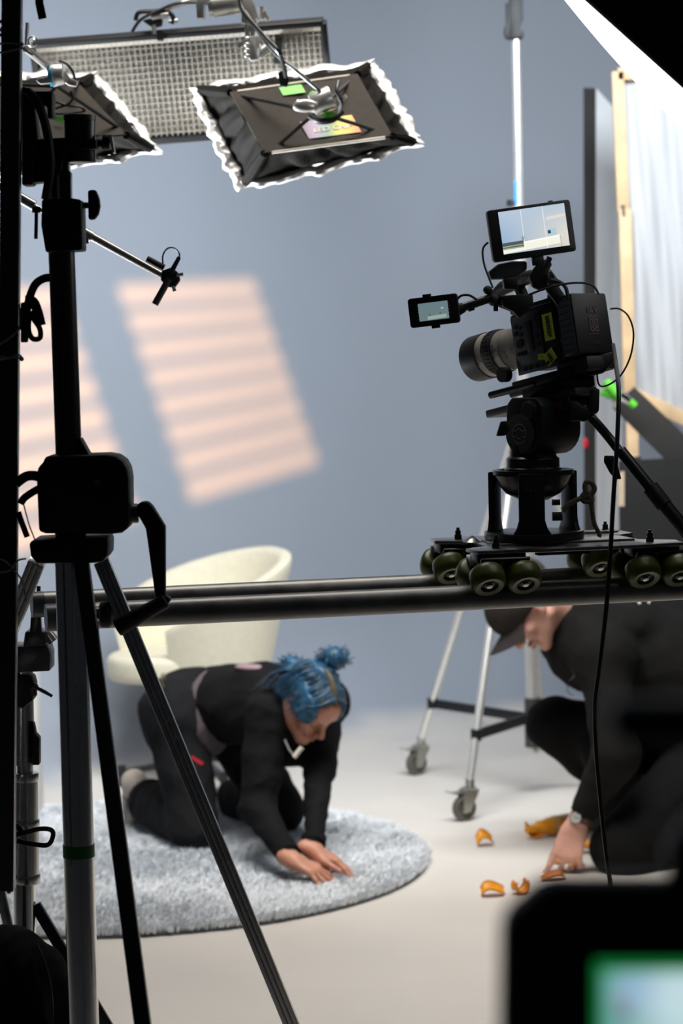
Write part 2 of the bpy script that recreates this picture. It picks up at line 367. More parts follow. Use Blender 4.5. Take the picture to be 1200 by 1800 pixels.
# ------------------------------------------------------------------ signed-distance bodies (numpy surface nets)
def sdf_mesh(prims, vox):
    lo = np.full(3, 1e9); hi = np.full(3, -1e9)
    for p in prims:
        if p[0] == 'c':
            r = max(p[3], p[4]); pts = np.array([p[1], p[2]])
        else:
            r = max(p[2]); pts = np.array([p[1]])
        lo = np.minimum(lo, pts.min(0) - r - 0.02); hi = np.maximum(hi, pts.max(0) + r + 0.02)
    n = np.ceil((hi - lo) / vox).astype(int) + 1
    F = np.full(tuple(n), 0.2, dtype=np.float32)
    for p in prims:
        k = p[5] if p[0] == 'c' else p[4]
        if p[0] == 'c': r = max(p[3], p[4]); pts = np.array([p[1], p[2]])
        else: r = max(p[2]); pts = np.array([p[1]])
        mrg = r + k + 3 * vox + (0.03 if p[0] != 's' else 0.0)
        a = np.clip(np.floor((pts.min(0) - mrg - lo) / vox).astype(int), 0, n); b = np.clip(np.ceil((pts.max(0) + mrg - lo) / vox).astype(int) + 1, 0, n)
        X = (lo[0] + vox * np.arange(a[0], b[0]))[:, None, None].astype(np.float32)
        Y = (lo[1] + vox * np.arange(a[1], b[1]))[None, :, None].astype(np.float32)
        Z = (lo[2] + vox * np.arange(a[2], b[2]))[None, None, :].astype(np.float32)
        if p[0] == 'c':
            A = np.array(p[1], dtype=np.float32); B = np.array(p[2], dtype=np.float32); D = B - A; dd = float(D @ D) + 1e-12
            t = np.clip(((X - A[0]) * D[0] + (Y - A[1]) * D[1] + (Z - A[2]) * D[2]) / dd, 0, 1)
            d = np.sqrt((X - A[0] - t * D[0]) ** 2 + (Y - A[1] - t * D[1]) ** 2 + (Z - A[2] - t * D[2]) ** 2) - (p[3] + (p[4] - p[3]) * t)
        else:
            c = p[1]; rad = p[2]; q = np.array(p[3]) if p[3] is not None else np.eye(3)
            x, y, z = X - c[0], Y - c[1], Z - c[2]
            u = [(q[0, i] * x + q[1, i] * y + q[2, i] * z) / rad[i] for i in range(3)]
            k0 = np.sqrt(u[0] ** 2 + u[1] ** 2 + u[2] ** 2) + 1e-6
            k1 = np.sqrt((u[0] / rad[0]) ** 2 + (u[1] / rad[1]) ** 2 + (u[2] / rad[2]) ** 2) + 1e-6
            d = k0 * (k0 - 1) / k1
        sl_ = (slice(a[0], b[0]), slice(a[1], b[1]), slice(a[2], b[2]))
        G = F[sl_]
        if p[0] == 's':
            nd = -d; h = np.maximum(k - np.abs(G - nd), 0) / max(k, 1e-6); F[sl_] = np.maximum(G, nd) + h * h * k * 0.25
        else:
            h = np.maximum(k - np.abs(G - d), 0) / max(k, 1e-6); F[sl_] = np.minimum(G, d) - h * h * k * 0.25
    # surface nets
    S = F < 0; nx, ny, nz = F.shape
    strides = np.array([ny * nz, nz, 1]); cells = []; poss = []; flips = []
    for ax in range(3):
        s0 = [slice(None)] * 3; s1 = [slice(None)] * 3; s0[ax] = slice(0, -1); s1[ax] = slice(1, None)
        I = np.argwhere(S[tuple(s0)] != S[tuple(s1)])
        J = I.copy(); J[:, ax] += 1
        f0 = F[I[:, 0], I[:, 1], I[:, 2]]; f1 = F[J[:, 0], J[:, 1], J[:, 2]]
        t = f0 / (f0 - f1); pos = I.astype(np.float64); pos[:, ax] += t
        b_, c_ = [(1, 2), (2, 0), (0, 1)][ax]
        offs = [(0, 0), (-1, 0), (-1, -1), (0, -1)]; cc = []
        for (ob, oc) in offs:
            K = I.copy(); K[:, b_] += ob; K[:, c_] += oc; cc.append((K * strides).sum(1))
        cells.append(np.stack(cc, 1)); poss.append(pos); flips.append(f0 < 0)
    Cc = np.concatenate(cells); Pp = np.concatenate(poss); Fl = np.concatenate(flips)
    uq, inv = np.unique(Cc.ravel(), return_inverse=True); inv = inv.reshape(Cc.shape)
    cnt = np.bincount(inv.ravel(), minlength=len(uq)).astype(float)
    vs = np.stack([np.bincount(inv.ravel(), weights=np.repeat(Pp[:, i], 4), minlength=len(uq)) / cnt for i in range(3)], 1)
    vs = vs * vox + lo
    fs = inv.copy(); fs[~Fl] = fs[~Fl][:, ::-1]
    return vs, fs
def wrinkle(vs, fs, amp, freq, seed=0, stretch=(1, 1, 1)):
    """cloth folds: push vertices along their normals by a folded noise"""
    a = vs[fs[:, 0]]; b = vs[fs[:, 1]]; c = vs[fs[:, 2]]; nf = np.cross(b - a, c - a)
    nv = np.zeros_like(vs)
    for i in range(fs.shape[1]):
        for k in range(3): nv[:, k] += np.bincount(fs[:, i], weights=nf[:, k], minlength=len(vs))
    nv /= (np.linalg.norm(nv, axis=1, keepdims=True) + 1e-12)
    rs = np.random.RandomState(seed); d = np.zeros(len(vs)); p = vs * np.array(stretch)
    for o in range(6):
        k = rs.normal(size=3); k /= np.linalg.norm(k); ph = rs.rand() * 6.28; f = freq * (0.6 + 0.35 * o)
        warp = 0.9 * np.sin((p @ np.roll(k, 1)) * f * 0.6 + ph * 2)
        d += (1 - np.abs(np.sin((p @ k) * f + ph + warp)) * 2) / (1 + 0.6 * o)
    return vs + nv * (amp * d / 2.5)[:, None]
# ================================================================== the setting
# floor slab
fl = MB(); fl.box((0, 6.5, -0.05), (9.0, 15.0, 0.1)); tag(fl.build('floor', 'floor'), kind='structure')
# painted cyclorama: a coved wall swept along a bent path (left wing, rounded corner, back wing)
def cyc():
    pts = [V((-3.2, 7.45, 0)), V((-0.2, 10.55, 0))]
    corner = crom([V((-0.2, 10.55, 0)), V((0.12, 10.86, 0)), V((0.42, 11.03, 0)), V((0.85, 11.1, 0))], 8)
    path = [pts[0].lerp(pts[1], k / 10) for k in range(10)] + corner + [V((0.85 + 0.4 * k, 11.1, 0)) for k in range(1, 9)]
    prof = [(0.95, -0.004)]
    for k in range(0, 13):
        a = R(90 * k / 12); prof.append((0.55 - 0.55 * math.sin(a), 0.002 + 0.55 - 0.55 * math.cos(a)))
    prof += [(0, 1.4), (0, 2.2), (0, 3.2), (0, 4.6)]
    mb = MB(); vs = []; n = len(prof)
    for i, p in enumerate(path):
        t = (path[min(i + 1, len(path) - 1)] - path[max(i - 1, 0)]).normalized(); inn = V((t.y, -t.x, 0))
        for (r, h) in prof: vs.append(p + inn * r + V((0, 0, h)))
    fs = [(i * n + k, (i + 1) * n + k, (i + 1) * n + k + 1, i * n + k + 1) for i in range(len(path) - 1) for k in range(n - 1)]
    mb.add(vs, fs); return mb
wl = cyc().build('wall_back', 'wall', smooth=80); tag(wl, kind='structure')
for p in wl.data.polygons: pass
# ================================================================== left foreground: post, wind-up stand, pipe support stand, bag
def at(Y): return lambda x, y, dy=0.0: P(x, y, Y + dy)
def poly_prism(mb, L, pts, thick):
    """outline given as picture points on a plane at one distance, real thickness behind it"""
    a = [L(x, y) for x, y in pts]; n = len(a); b = [p + V((0, thick, 0)) for p in a]
    mb.add(a + b, [tuple(range(n)), tuple(range(2 * n - 1, n - 1, -1))] + [(k, n + k, n + (k + 1) % n, (k + 1) % n) for k in range(n)])
    return mb
Y0 = 4.2; L = at(Y0)
t = thing('frame_post', 'black square upright post at the far left edge, tied with grey string', 'post', L(10, 1562))
mb = MB(); mb.tube([L(22, -60), L(9, 1564)], 1.0, sect=[(0.0165, 0.0165), (-0.0165, 0.0165), (-0.0165, -0.0165), (0.0165, -0.0165)], up=(0, -1, 0)); mb.build('post', 'blackm', t, bevel=0.002)
mb = MB(); mb.tube([L(20, 1395, 0.0), L(17, 1568)], 1.0, sect=[(0.012, 0.0035), (-0.012, 0.0035), (-0.012, -0.0035), (0.012, -0.0035)], up=(0, -1, 0)); mb.build('edge_strip', 'plate', t)
mb = MB(); mb.tube([L(70, -30), L(69, 5), L(75, 33)], 1.0, sect=[(0.0015, 0.007), (-0.0015, 0.007), (-0.0015, -0.007), (0.0015, -0.007)], up=(0, -1, 0))
tag(mb.build('hanging_strap', 'black'), 'short black strap end hanging at the top left edge', 'strap')
# webbing straps knotted on the post
Ls = at(4.175)
t = thing('webbing_strap', 'black webbing strap with buckle knotted around the post at mid height', 'strap', Ls(40, 590))
mb = MB(); mb.strap(crom([Ls(47, 545), Ls(53, 520), Ls(62, 500), Ls(76, 490), Ls(88, 488)], 5), 0.002, 0.014, up=(0, -1, 0)); mb.build('strap_end', 'black', t)
mb = MB(); mb.strap(crom([Ls(44, 528), Ls(58, 530), Ls(66, 548), Ls(72, 572)], 5), 0.002, 0.017, up=(0, -1, 0)); mb.build('strap_tail', 'black', t)
mb = MB(); mb.strap(crom([Ls(52, 552), Ls(50, 578), Ls(57, 595), Ls(70, 594), Ls(70, 578), Ls(60, 562), Ls(52, 548)], 5), 0.002, 0.009, up=(0, -1, 0)); mb.build('strap_loop', 'black', t)
mb = MB(); poly_prism(mb, Ls, [(36, 532), (52, 530), (54, 560), (48, 602), (36, 602)], 0.012); mb.build('buckle', 'black', t, bevel=0.002)
t = thing('webbing_strap', 'black strap bridging the post and the crank gearbox', 'strap', Ls(40, 900))
mb = MB(); mb.strap(crom([Ls(28, 850), Ls(45, 838), Ls(58, 836), Ls(68, 838)], 5), 0.002, 0.017, up=(0, -1, 0)); mb.build('strap_band', 'black', t)
mb = MB(); mb.strap(crom([Ls(70, 858), Ls(56, 866), Ls(42, 876), Ls(36, 886)], 5), 0.002, 0.013, up=(0, -1, 0)); mb.build('strap_band', 'black', t)
mb = MB(); mb.strap(crom([Ls(32, 900), Ls(38, 918), Ls(48, 944)], 5), 0.002, 0.010, up=(0, -1, 0)); mb.build('strap_tail', 'black', t)
mb = MB(); mb.tube(crom([Ls(40, 880), Ls(45, 900), Ls(52, 925), Ls(62, 950)], 5), 0.0012, 6); mb.build('cord_end', 'black', t)
# string ties
def tie(label, loops, tails=()):
    L2 = at(4.18); t = thing('string_tie', label, 'string', L2(*loops[0][0]))
    for pl in loops: MB().tube(crom([L2(*p) for p in pl], 5), 0.0018, 6).build('string_wrap', 'cord', t)
    for pl in tails: MB().tube(crom([L2(*p) for p in pl], 5), 0.0016, 6).build('string_tail', 'cord', t)
    mb = MB(); mb.ell(L2(*loops[0][-1]), (0.004, 0.004, 0.004)); mb.build('knot', 'cord', t)
tie('grey string slanting across the post just under the knotted strap', [[(-12, 612), (8, 600), (24, 588), (35, 576)]], [[(35, 576), (35, 550), (34, 535)]])
tie('grey string wound level around the post below the strap', [[(-12, 624), (10, 628), (30, 628), (38, 631)], [(-12, 633), (12, 630), (32, 624), (38, 628)]])
tie('thick grey string bow with a long tail on the post beside the tripod legs', [[(-12, 980), (6, 984), (16, 992), (22, 996)], [(-12, 1006), (8, 1005), (20, 1001)]], [[(22, 996), (32, 985), (46, 982)], [(24, 1002), (36, 1016), (42, 1032), (46, 1056)]])
tie('thin grey string across the post near the lamp head at the top', [[(-10, 78), (14, 76), (38, 78)], [(-10, 94), (14, 90), (40, 84)]], [[(40, 84), (50, 92), (58, 96)]])
mb = MB(); mb.tube(crom([L(-8, 40), L(3, 38), L(8, 46), L(2, 52), L(7, 60), L(-8, 62)], 4), 0.003, 6)
t = thing('red_string', 'small loop of red string at the upper left edge', 'string', L(2, 62)); mb.build('string_loop', 'redt', t)

# ---------------------------------------------------------------- wind-up stand
YS = 4.3; L = at(YS)
stand = thing('wind_up_stand', 'tall black wind-up lighting stand with crank handle and chrome legs', 'stand', P(152, 1800, YS) * 1.0)
def sec(w, d): return [(d / 2, w / 2), (-d / 2, w / 2), (-d / 2, -w / 2), (d / 2, -w / 2)]
s = YS / FPX
MB().cyl(L(108, 436), L(121, 806), 0.0235).build('inner_column', 'blackm', stand)
mb = MB(); pts = []
n = 15
for k in range(n):
    y0 = 446 + k * 24; x0 = 128 + 14 * (y0 - 440) / 360 - 1
    pts += [(x0 + 1.5, y0), (x0 - 4.5, y0 + 4), (x0 - 4.5, y0 + 13), (x0 + 1.5, y0 + 17)]
pts = pts + [(134, 805), (118, 805), (108, 446)]
poly_prism(mb, at(YS - 0.006), pts, 0.012); mb.build('gear_rack', 'blackm', stand, bevel=0)
mb = MB(); poly_prism(mb, at(YS - 0.028), [(140, 770), (157, 800), (141, 803)], 0.05); mb.build('rack_guide', 'black', stand, bevel=0.001)
mb = MB(); poly_prism(mb, at(YS - 0.036), [(73, 350), (120, 347), (143, 351), (145, 440), (80, 444), (72, 395)], 0.07); mb.build('column_collar', 'black', stand, bevel=0.004)
k = thing  # alias kept short below
kn = MB().cyl(L(144, 361), L(155, 361), 0.0055).build('knob_shaft', 'blackm', stand)
mb = MB(); poly_prism(mb, at(YS - 0.008), [(154, 334), (168, 333), (174, 348), (176, 362), (173, 376), (166, 386), (155, 386)], 0.016); mb.build('wing_knob', 'black', stand, bevel=0.004)
mb = MB(); mb.cyl(L(64, 368, -0.045), L(63, 420, -0.045), 0.0032, n=8); mb.cyl(L(64, 364, -0.045), L(64, 374, -0.045), 0.0075, n=12); mb.build('pin_lever', 'black', stand)
MB().cyl(L(103, 292), L(105, 352), 0.0205).build('spigot_tube', 'chromed', stand)
mb = MB(); poly_prism(mb, at(YS - 0.02), [(88, 255), (118, 255), (120, 300), (124, 302), (124, 348), (90, 348)], 0.03); mb.build('spigot_block', 'blackm', stand, bevel=0.002)
mb = MB(); mb.cyl(L(140, 205), L(141, 286), 0.028, n=24); mb.build('top_receiver', 'blackm', stand, bevel=0.002)
MB().cyl(L(140, 203), L(140, 212), 0.0292, n=24).build('receiver_rim', 'dgrey', stand)
mb = MB(); poly_prism(mb, at(YS - 0.035), [(46, 246), (110, 242), (169, 244), (170, 262), (112, 264), (108, 300), (84, 318), (52, 322), (46, 290)], 0.05); mb.build('cross_arm', 'black', stand, bevel=0.003)
mb = MB(); mb.cyl(L(168, 252), L(182, 252), 0.007); mb.cyl(L(180, 250), L(193, 251), 0.014, 0.012); mb.build('receiver_bolt', 'black', stand)
mb = MB(); poly_prism(mb, at(YS - 0.01), [(190, 237), (196, 238), (201, 268), (198, 268)], 0.03); mb.build('bolt_lever', 'chrome', stand)
mb = MB(); poly_prism(mb, at(YS - 0.05), [(38, 150), (60, 160), (92, 160), (92, 208), (83, 209), (82, 185), (60, 190), (66, 240), (56, 300), (58, 325), (38, 326)], 0.05); mb.build('side_bracket', 'black', stand, bevel=0.004)
MB().tube(crom([L(48, 160, -0.06), L(66, 180, -0.07), L(80, 220, -0.07), L(87, 262, -0.07), L(88, 300, -0.06), L(80, 350, -0.05)], 6), 0.008, 10).build('power_cable', 'cable', stand)
# gearbox
gb = [(80, 802), (186, 799), (203, 802), (216, 811), (223, 824), (226, 842), (227, 920), (224, 930), (214, 937), (196, 939), (80, 938), (68, 934), (64, 838), (66, 823), (75, 813)]
mb = MB(); poly_prism(mb, at(YS - 0.06), gb, 0.11); mb.build('gearbox', 'black', stand, bevel=0.005)
mb = MB(); mb.cyl(L(171, 848, -0.0605), L(171, 848, -0.062), 0.006, n=14); mb.build('gearbox_sticker', 'dgreen', stand)
mb = MB(); mb.cyl(L(214, 903), L(243, 902), 0.0175); mb.build('crank_shaft', 'dgrey', stand, bevel=0.002)
mb = MB(); poly_prism(mb, at(YS - 0.016), [(238, 900), (240, 888), (248, 882), (260, 882), (268, 890), (290, 926), (290, 1046), (300, 1052), (298, 1060), (284, 1068), (272, 1046), (256, 930), (246, 912)], 0.03); mb.build('crank_arm', 'black', stand, bevel=0.005)
mb = MB(); mb.tube([L(292, 1056, -0.02), L(270, 1068, -0.02), L(205, 1104, -0.02)], [0.013, 0.0135, 0.0165], 14); mb.build('crank_grip', 'blackr', stand, bevel=0.002)
MB().cyl(L(124, 934), L(125, 954), 0.028).build('neck', 'blackm', stand)
mb = MB(); poly_prism(mb, at(YS - 0.06), [(56, 950), (98, 948), (186, 945), (190, 952), (189, 976), (182, 987), (164, 990), (64, 991), (54, 978), (51, 956)], 0.12); mb.build('leg_yoke', 'black', stand, bevel=0.006)
zf = 0.02
def to_floor(a, b, z=zf):
    t_ = (a.z - z) / (a.z - b.z); return a + (b - a) * t_
a = L(124, 985); b = P(147, 1800, YS); e = a + (b - a) * 1.28
MB().cyl(a, e, 0.0278, n=24).build('outer_tube', 'chrome', stand)
p1 = a + (b - a) * ((1481 - 985) / 815); p2 = a + (b - a) * ((1503 - 985) / 815)
MB().cyl(p1, p2, 0.0288, n=24).build('tape_ring', 'dgreen', stand)
def grooved(w, d): return [(d / 2, w / 2), (d / 2, w * .2), (d * .36, w * .16), (d / 2, w * .12), (d / 2, -w * .12), (d * .36, -w * .16), (d / 2, -w * .2), (d / 2, -w / 2), (-d / 2, -w / 2), (-d / 2, w / 2)]
a = P(143, 986, 4.24); b = P(251, 1800, 3.80); MB().tube([a, to_floor(a, b)], 1.0, sect=sec(0.0265, 0.02), up=(0, -1, 0)).build('leg', 'blackm', stand, bevel=0.002)
a = P(178, 986, 4.33); b = P(512, 1800, 4.42); MB().tube([a, to_floor(a, b)], 1.0, sect=grooved(0.028, 0.022), up=(0, -1, 0)).build('leg', 'chromed', stand, bevel=0.001)
a = P(66, 986, 4.36); b = P(20, 1100, 4.45); MB().tube([a, to_floor(a, b)], 1.0, sect=grooved(0.03, 0.024), up=(0, -1, 0)).build('leg', 'chromed', stand, bevel=0.001)
mb = MB(); mb.cyl(L(166, 1080, 0.05), L(178, 1080, 0.04), 0.012); mb.build('lock_knob_collar', 'chromed', stand)
mb = MB(); mb.lathe([(0.018, 0), (0.024, 0.003), (0.025, 0.016), (0.02, 0.022), (0.0, 0.024)], L(175, 1080, 0.04), V((1, 0, 0)), 12); mb.build('lock_knob', 'blackr', stand)

# ---------------------------------------------------------------- pipe support stand with couplers (behind)
YT = 4.88; L = at(YT)
t = thing('pipe_support_stand', 'grey steel tube stand with clamps holding the left end of the dolly pipes', 'stand', Pz(44, 1800, 0.0) if False else L(44, 1700))
MB().cyl(L(43, 1540), to_floor(L(43, 1540), L(45, 1760), 0.03), 0.0225, n=20).build('lower_tube', 'chrome', t)
MB().cyl(L(47, 1452), L(47, 1552), 0.0252, n=20).build('sleeve', 'chromed', t)
MB().cyl(L(46, 1362), L(47, 1456), 0.0238, n=20).build('sleeve', 'chromed', t)
for (xa, ya, yb, r) in ((46, 1358, 1373, 0.0255), (47, 1440, 1453, 0.0263), (48, 1536, 1552, 0.0268)): MB().cyl(L(xa, ya), L(xa, yb), r, n=20).build('ring', 'chromed', t, bevel=0.001)
MB().cyl(L(44, 1340), L(44, 1364), 0.0165, n=16).build('neck', 'chromed', t)
MB().cyl(L(40, 1180), L(43, 1344), 0.021, n=20).build('upper_tube', 'chromed', t)
mb = MB(); poly_prism(mb, at(YT - 0.03), [(58, 1270), (62, 1290), (69, 1298), (69, 1345), (56, 1345)], 0.03); mb.build('lever_lock', 'black', t, bevel=0.002)
mb = MB(); poly_prism(mb, at(YT - 0.04), [(20, 1136), (84, 1136), (88, 1150), (88, 1180), (20, 1183)], 0.08); mb.build('coupler_body', 'dgrey', t, bevel=0.004)
mb = MB(); poly_prism(mb, at(YT - 0.045), [(44, 1110), (80, 1110), (82, 1136), (40, 1138)], 0.07); mb.build('coupler_saddle', 'dgrey', t, bevel=0.004)
mb = MB(); poly_prism(mb, at(YT - 0.05), [(55, 1068), (70, 1068), (73, 1112), (52, 1112)], 0.02); mb.build('coupler_strap', 'blackm', t, bevel=0.002)
MB().cyl(L(68, 1030, -0.05), L(67, 1075, -0.05), 0.004, n=10).build('clamp_bolt', 'blackm', t)
mb = MB(); mb.cyl(L(73, 1062, -0.05), L(86, 1050, -0.05), 0.0065, n=6); mb.build('hex_nut', 'chromed', t)
mb = MB(); mb.cyl(L(80, 1108, -0.02), L(95, 1127, -0.02), 0.011, n=16); mb.build('bracket_pin', 'alu', t)
mb = MB(); mb.cyl(L(58, 1222, -0.035), L(58, 1208, -0.035), 0.0085, n=12); mb.ell(L(60, 1207, -0.035), (0.009, 0.009, 0.007)); mb.build('handle_boss', 'dgrey', t)
MB().tube([L(60, 1207, -0.04), L(78, 1216, -0.04), L(92, 1224, -0.04)], [0.0035, 0.004, 0.003], 8).build('handle_lever', 'blackm', t)
mb = MB(); poly_prism(mb, at(YT - 0.035), [(18, 1185), (56, 1190), (60, 1205), (58, 1232), (40, 1246), (20, 1240)], 0.06); mb.build('grip_jaw', 'black', t, bevel=0.004)
a = L(62, 1590); b = L(132, 1708); MB().tube([a, to_floor(a, b, 0.02)], 1.0, sect=sec(0.022, 0.016), up=(0, -1, 0)).build('leg', 'blackm', t, bevel=0.001)
a = L(20, 1560, 0.1); b = L(-2, 1530, 0.1); e = L(32, 1640, 0.02); MB().tube([L(-6, 1540, 0.1), L(18, 1640, 0.1), to_floor(L(-6, 1540, 0.1), L(18, 1640, 0.1))], 1.0, sect=sec(0.02, 0.014), up=(0, -1, 0)).build('leg', 'chromed', t, bevel=0.001)
t = thing('strap_loop', 'thin black strap looped around the tube stand below its sleeves', 'strap', at(4.6)(40, 1480))
Lq = at(4.62); MB().strap(crom([Lq(16, 1470), Lq(40, 1464), Lq(70, 1457), Lq(90, 1459), Lq(93, 1470), Lq(84, 1485), Lq(60, 1484), Lq(30, 1478)], 5), 0.002, 0.009, up=(0, -1, 0)).build('loop', 'black', t)
MB().strap(crom([Lq(20, 1446), Lq(34, 1456), Lq(38, 1466)], 4), 0.002, 0.01, up=(0, -1, 0)).build('strap_tail', 'black', t)
# weight bag at the bottom left
c = P(35, 1760, 4.45)
pr = [('e', P(20, 1745, 4.5), (0.10, 0.09, 0.13), None, 0.03), ('e', P(62, 1775, 4.5), (0.075, 0.08, 0.12), None, 0.03), ('e', P(10, 1830, 4.5), (0.14, 0.10, 0.14), None, 0.04), ('e', P(75, 1850, 4.5), (0.09, 0.09, 0.1), None, 0.03), ('c', P(-30, 1660, 4.5), P(45, 1668, 4.5), 0.022, 0.018, 0.03)]
vs, fs = sdf_mesh(pr, 0.006); vs = wrinkle(vs, fs, 0.006, 45, 3)
t = thing('weight_bag', 'black fabric weight bag slumped at the bottom left corner', 'bag', P(35, 1900, 4.5))
raw_obj('bag_body', vs, fs, 'trouser', t)
MB().strap(crom([P(60, 1665, 4.45), P(74, 1700, 4.42), P(84, 1745, 4.41), P(86, 1800, 4.42)], 5), 0.002, 0.018, up=(0, -1, 0)).build('bag_strap', 'black', t)

# ---------------------------------------------------------------- boom arm with tiny microphone
YB = 5.3; L = at(YB)
t = thing('boom_arm', 'thin grey boom arm reaching out from behind the wind-up stand', 'arm', L(48, 355))
MB().cyl(L(-70, 288), L(60, 362), 0.0115).build('arm_socket', 'chromed', t)
MB().cyl(L(55, 360), L(150, 410), 0.006).build('inner_rod', 'alu', t)
MB().cyl(L(146, 408), L(162, 417), 0.012).build('ferrule', 'alu', t)
MB().cyl(L(158, 414), L(292, 488), 0.0095, 0.0078).build('outer_tube', 'alu', t)
mb = MB(); mb.cyl(L(150, 416, -0.02), L(150, 428, -0.02), 0.007); mb.build('thumb_screw', 'black', t)
t = thing('clamp_microphone', 'small dark microphone and clamp on the tip of the boom arm', 'microphone', L(290, 500))
L2 = at(YB - 0.015)
mb = MB(); poly_prism(mb, L2, [(284, 476), (300, 470), (312, 478), (316, 492), (306, 506), (292, 504), (282, 492)], 0.03); mb.build('clamp_body', 'black', t, bevel=0.003)
MB().cyl(L2(272, 535), L2(297, 490), 0.0075, n=12).build('microphone_tube', 'dgrey', t)
MB().cyl(L2(258, 455), L2(288, 471), 0.0075, n=12).build('thumb_knob', 'black', t)
MB().cyl(L2(300, 480), L2(315, 452), 0.006, 0.0045, n=10).build('cable_plug', 'black', t)
MB().tube(crom([L2(287, 470), L2(286, 450), L2(294, 437), L2(306, 436), L2(315, 446), L2(314, 456)], 5), 0.0018, 6).build('cable_loop', 'cable', t)
MB().cyl(L2(304, 503), L2(307, 512), 0.004, n=8).build('clamp_screw', 'chromed', t)
MB().cyl(L2(310, 484), L2(322, 482), 0.004, n=8).build('clamp_screw', 'chromed', t)
# ================================================================== overhead lights and rigging
# ---------------------------------------------------------------- long LED panel with egg-crate
YL = 6.6
A = P(58, 78, YL); B = P(568, 38, YL - 0.05); D_ = P(60, 254, YL + 0.1)
ex = (B - A); W = ex.length; ex.normalize(); ey0 = (D_ - A); ey = (ey0 - ex * ey0.dot(ex)); H = ey.length + 0.012; ey.normalize(); ez = ex.cross(ey)   # ez points away
if ez.y < 0: ez = -ez
def lp(u, v, w_=0.0): return A + ex * (u * W) + ey * (v * H) + ez * w_
t = thing('led_panel_light', 'long grey LED panel light with black frame and egg-crate grid overhead', 'light', lp(0.5, 0.5))
bw = 0.012
for nm, (u0, v0, u1, v1) in (('top', (0, 0, 1, 0)), ('bottom', (0, 1, 1, 1)), ('l', (0, 0, 0, 1)), ('r', (1, 0, 1, 1))):
    MB().tube([lp(u0, v0), lp(u1, v1)], 1.0, sect=sec(0.016, 0.05), up=ez).build('frame_bar', 'black', t, bevel=0.002)
mb = MB(); mb.hexa([lp(0, 0, .02), lp(1, 0, .02), lp(1, 1, .02), lp(0, 1, .02)], [lp(0, 0, .03), lp(1, 0, .03), lp(1, 1, .03), lp(0, 1, .03)]); mb.build('panel_face', 'gridback', t)
nu, nv = 52, 17
vb = None
for i in range(1, nu):
    u = i / nu; MB().tube([lp(u, 0.03), lp(u, 0.97)], 1.0, sect=sec(0.0020, 0.012), up=ez).build('grid_slat', 'gridd', t)
for j in range(1, nv):
    v = j / nv; MB().tube([lp(0.005, v), lp(0.995, v)], 1.0, sect=sec(0.0018, 0.012), up=ez).build('cross_slat', 'gridd', t)
MB().tube([lp(0.0, 0.055), lp(1.0, 0.055)], 1.0, sect=sec(0.012, 0.012), up=ez).build('inner_rail', 'piping', t)
for (x, y) in ((280, 66), ): 
    mb = MB(); poly_prism(mb, at(YL - 0.06), [(275, 56), (288, 56), (287, 70), (276, 70)], 0.03); mb.build('latch', 'black', t)
mb = MB(); poly_prism(mb, at(YL - 0.05), [(483, 66), (496, 66), (494, 112), (481, 112)], 0.02); mb.build('connector_plate', 'dgrey', t)

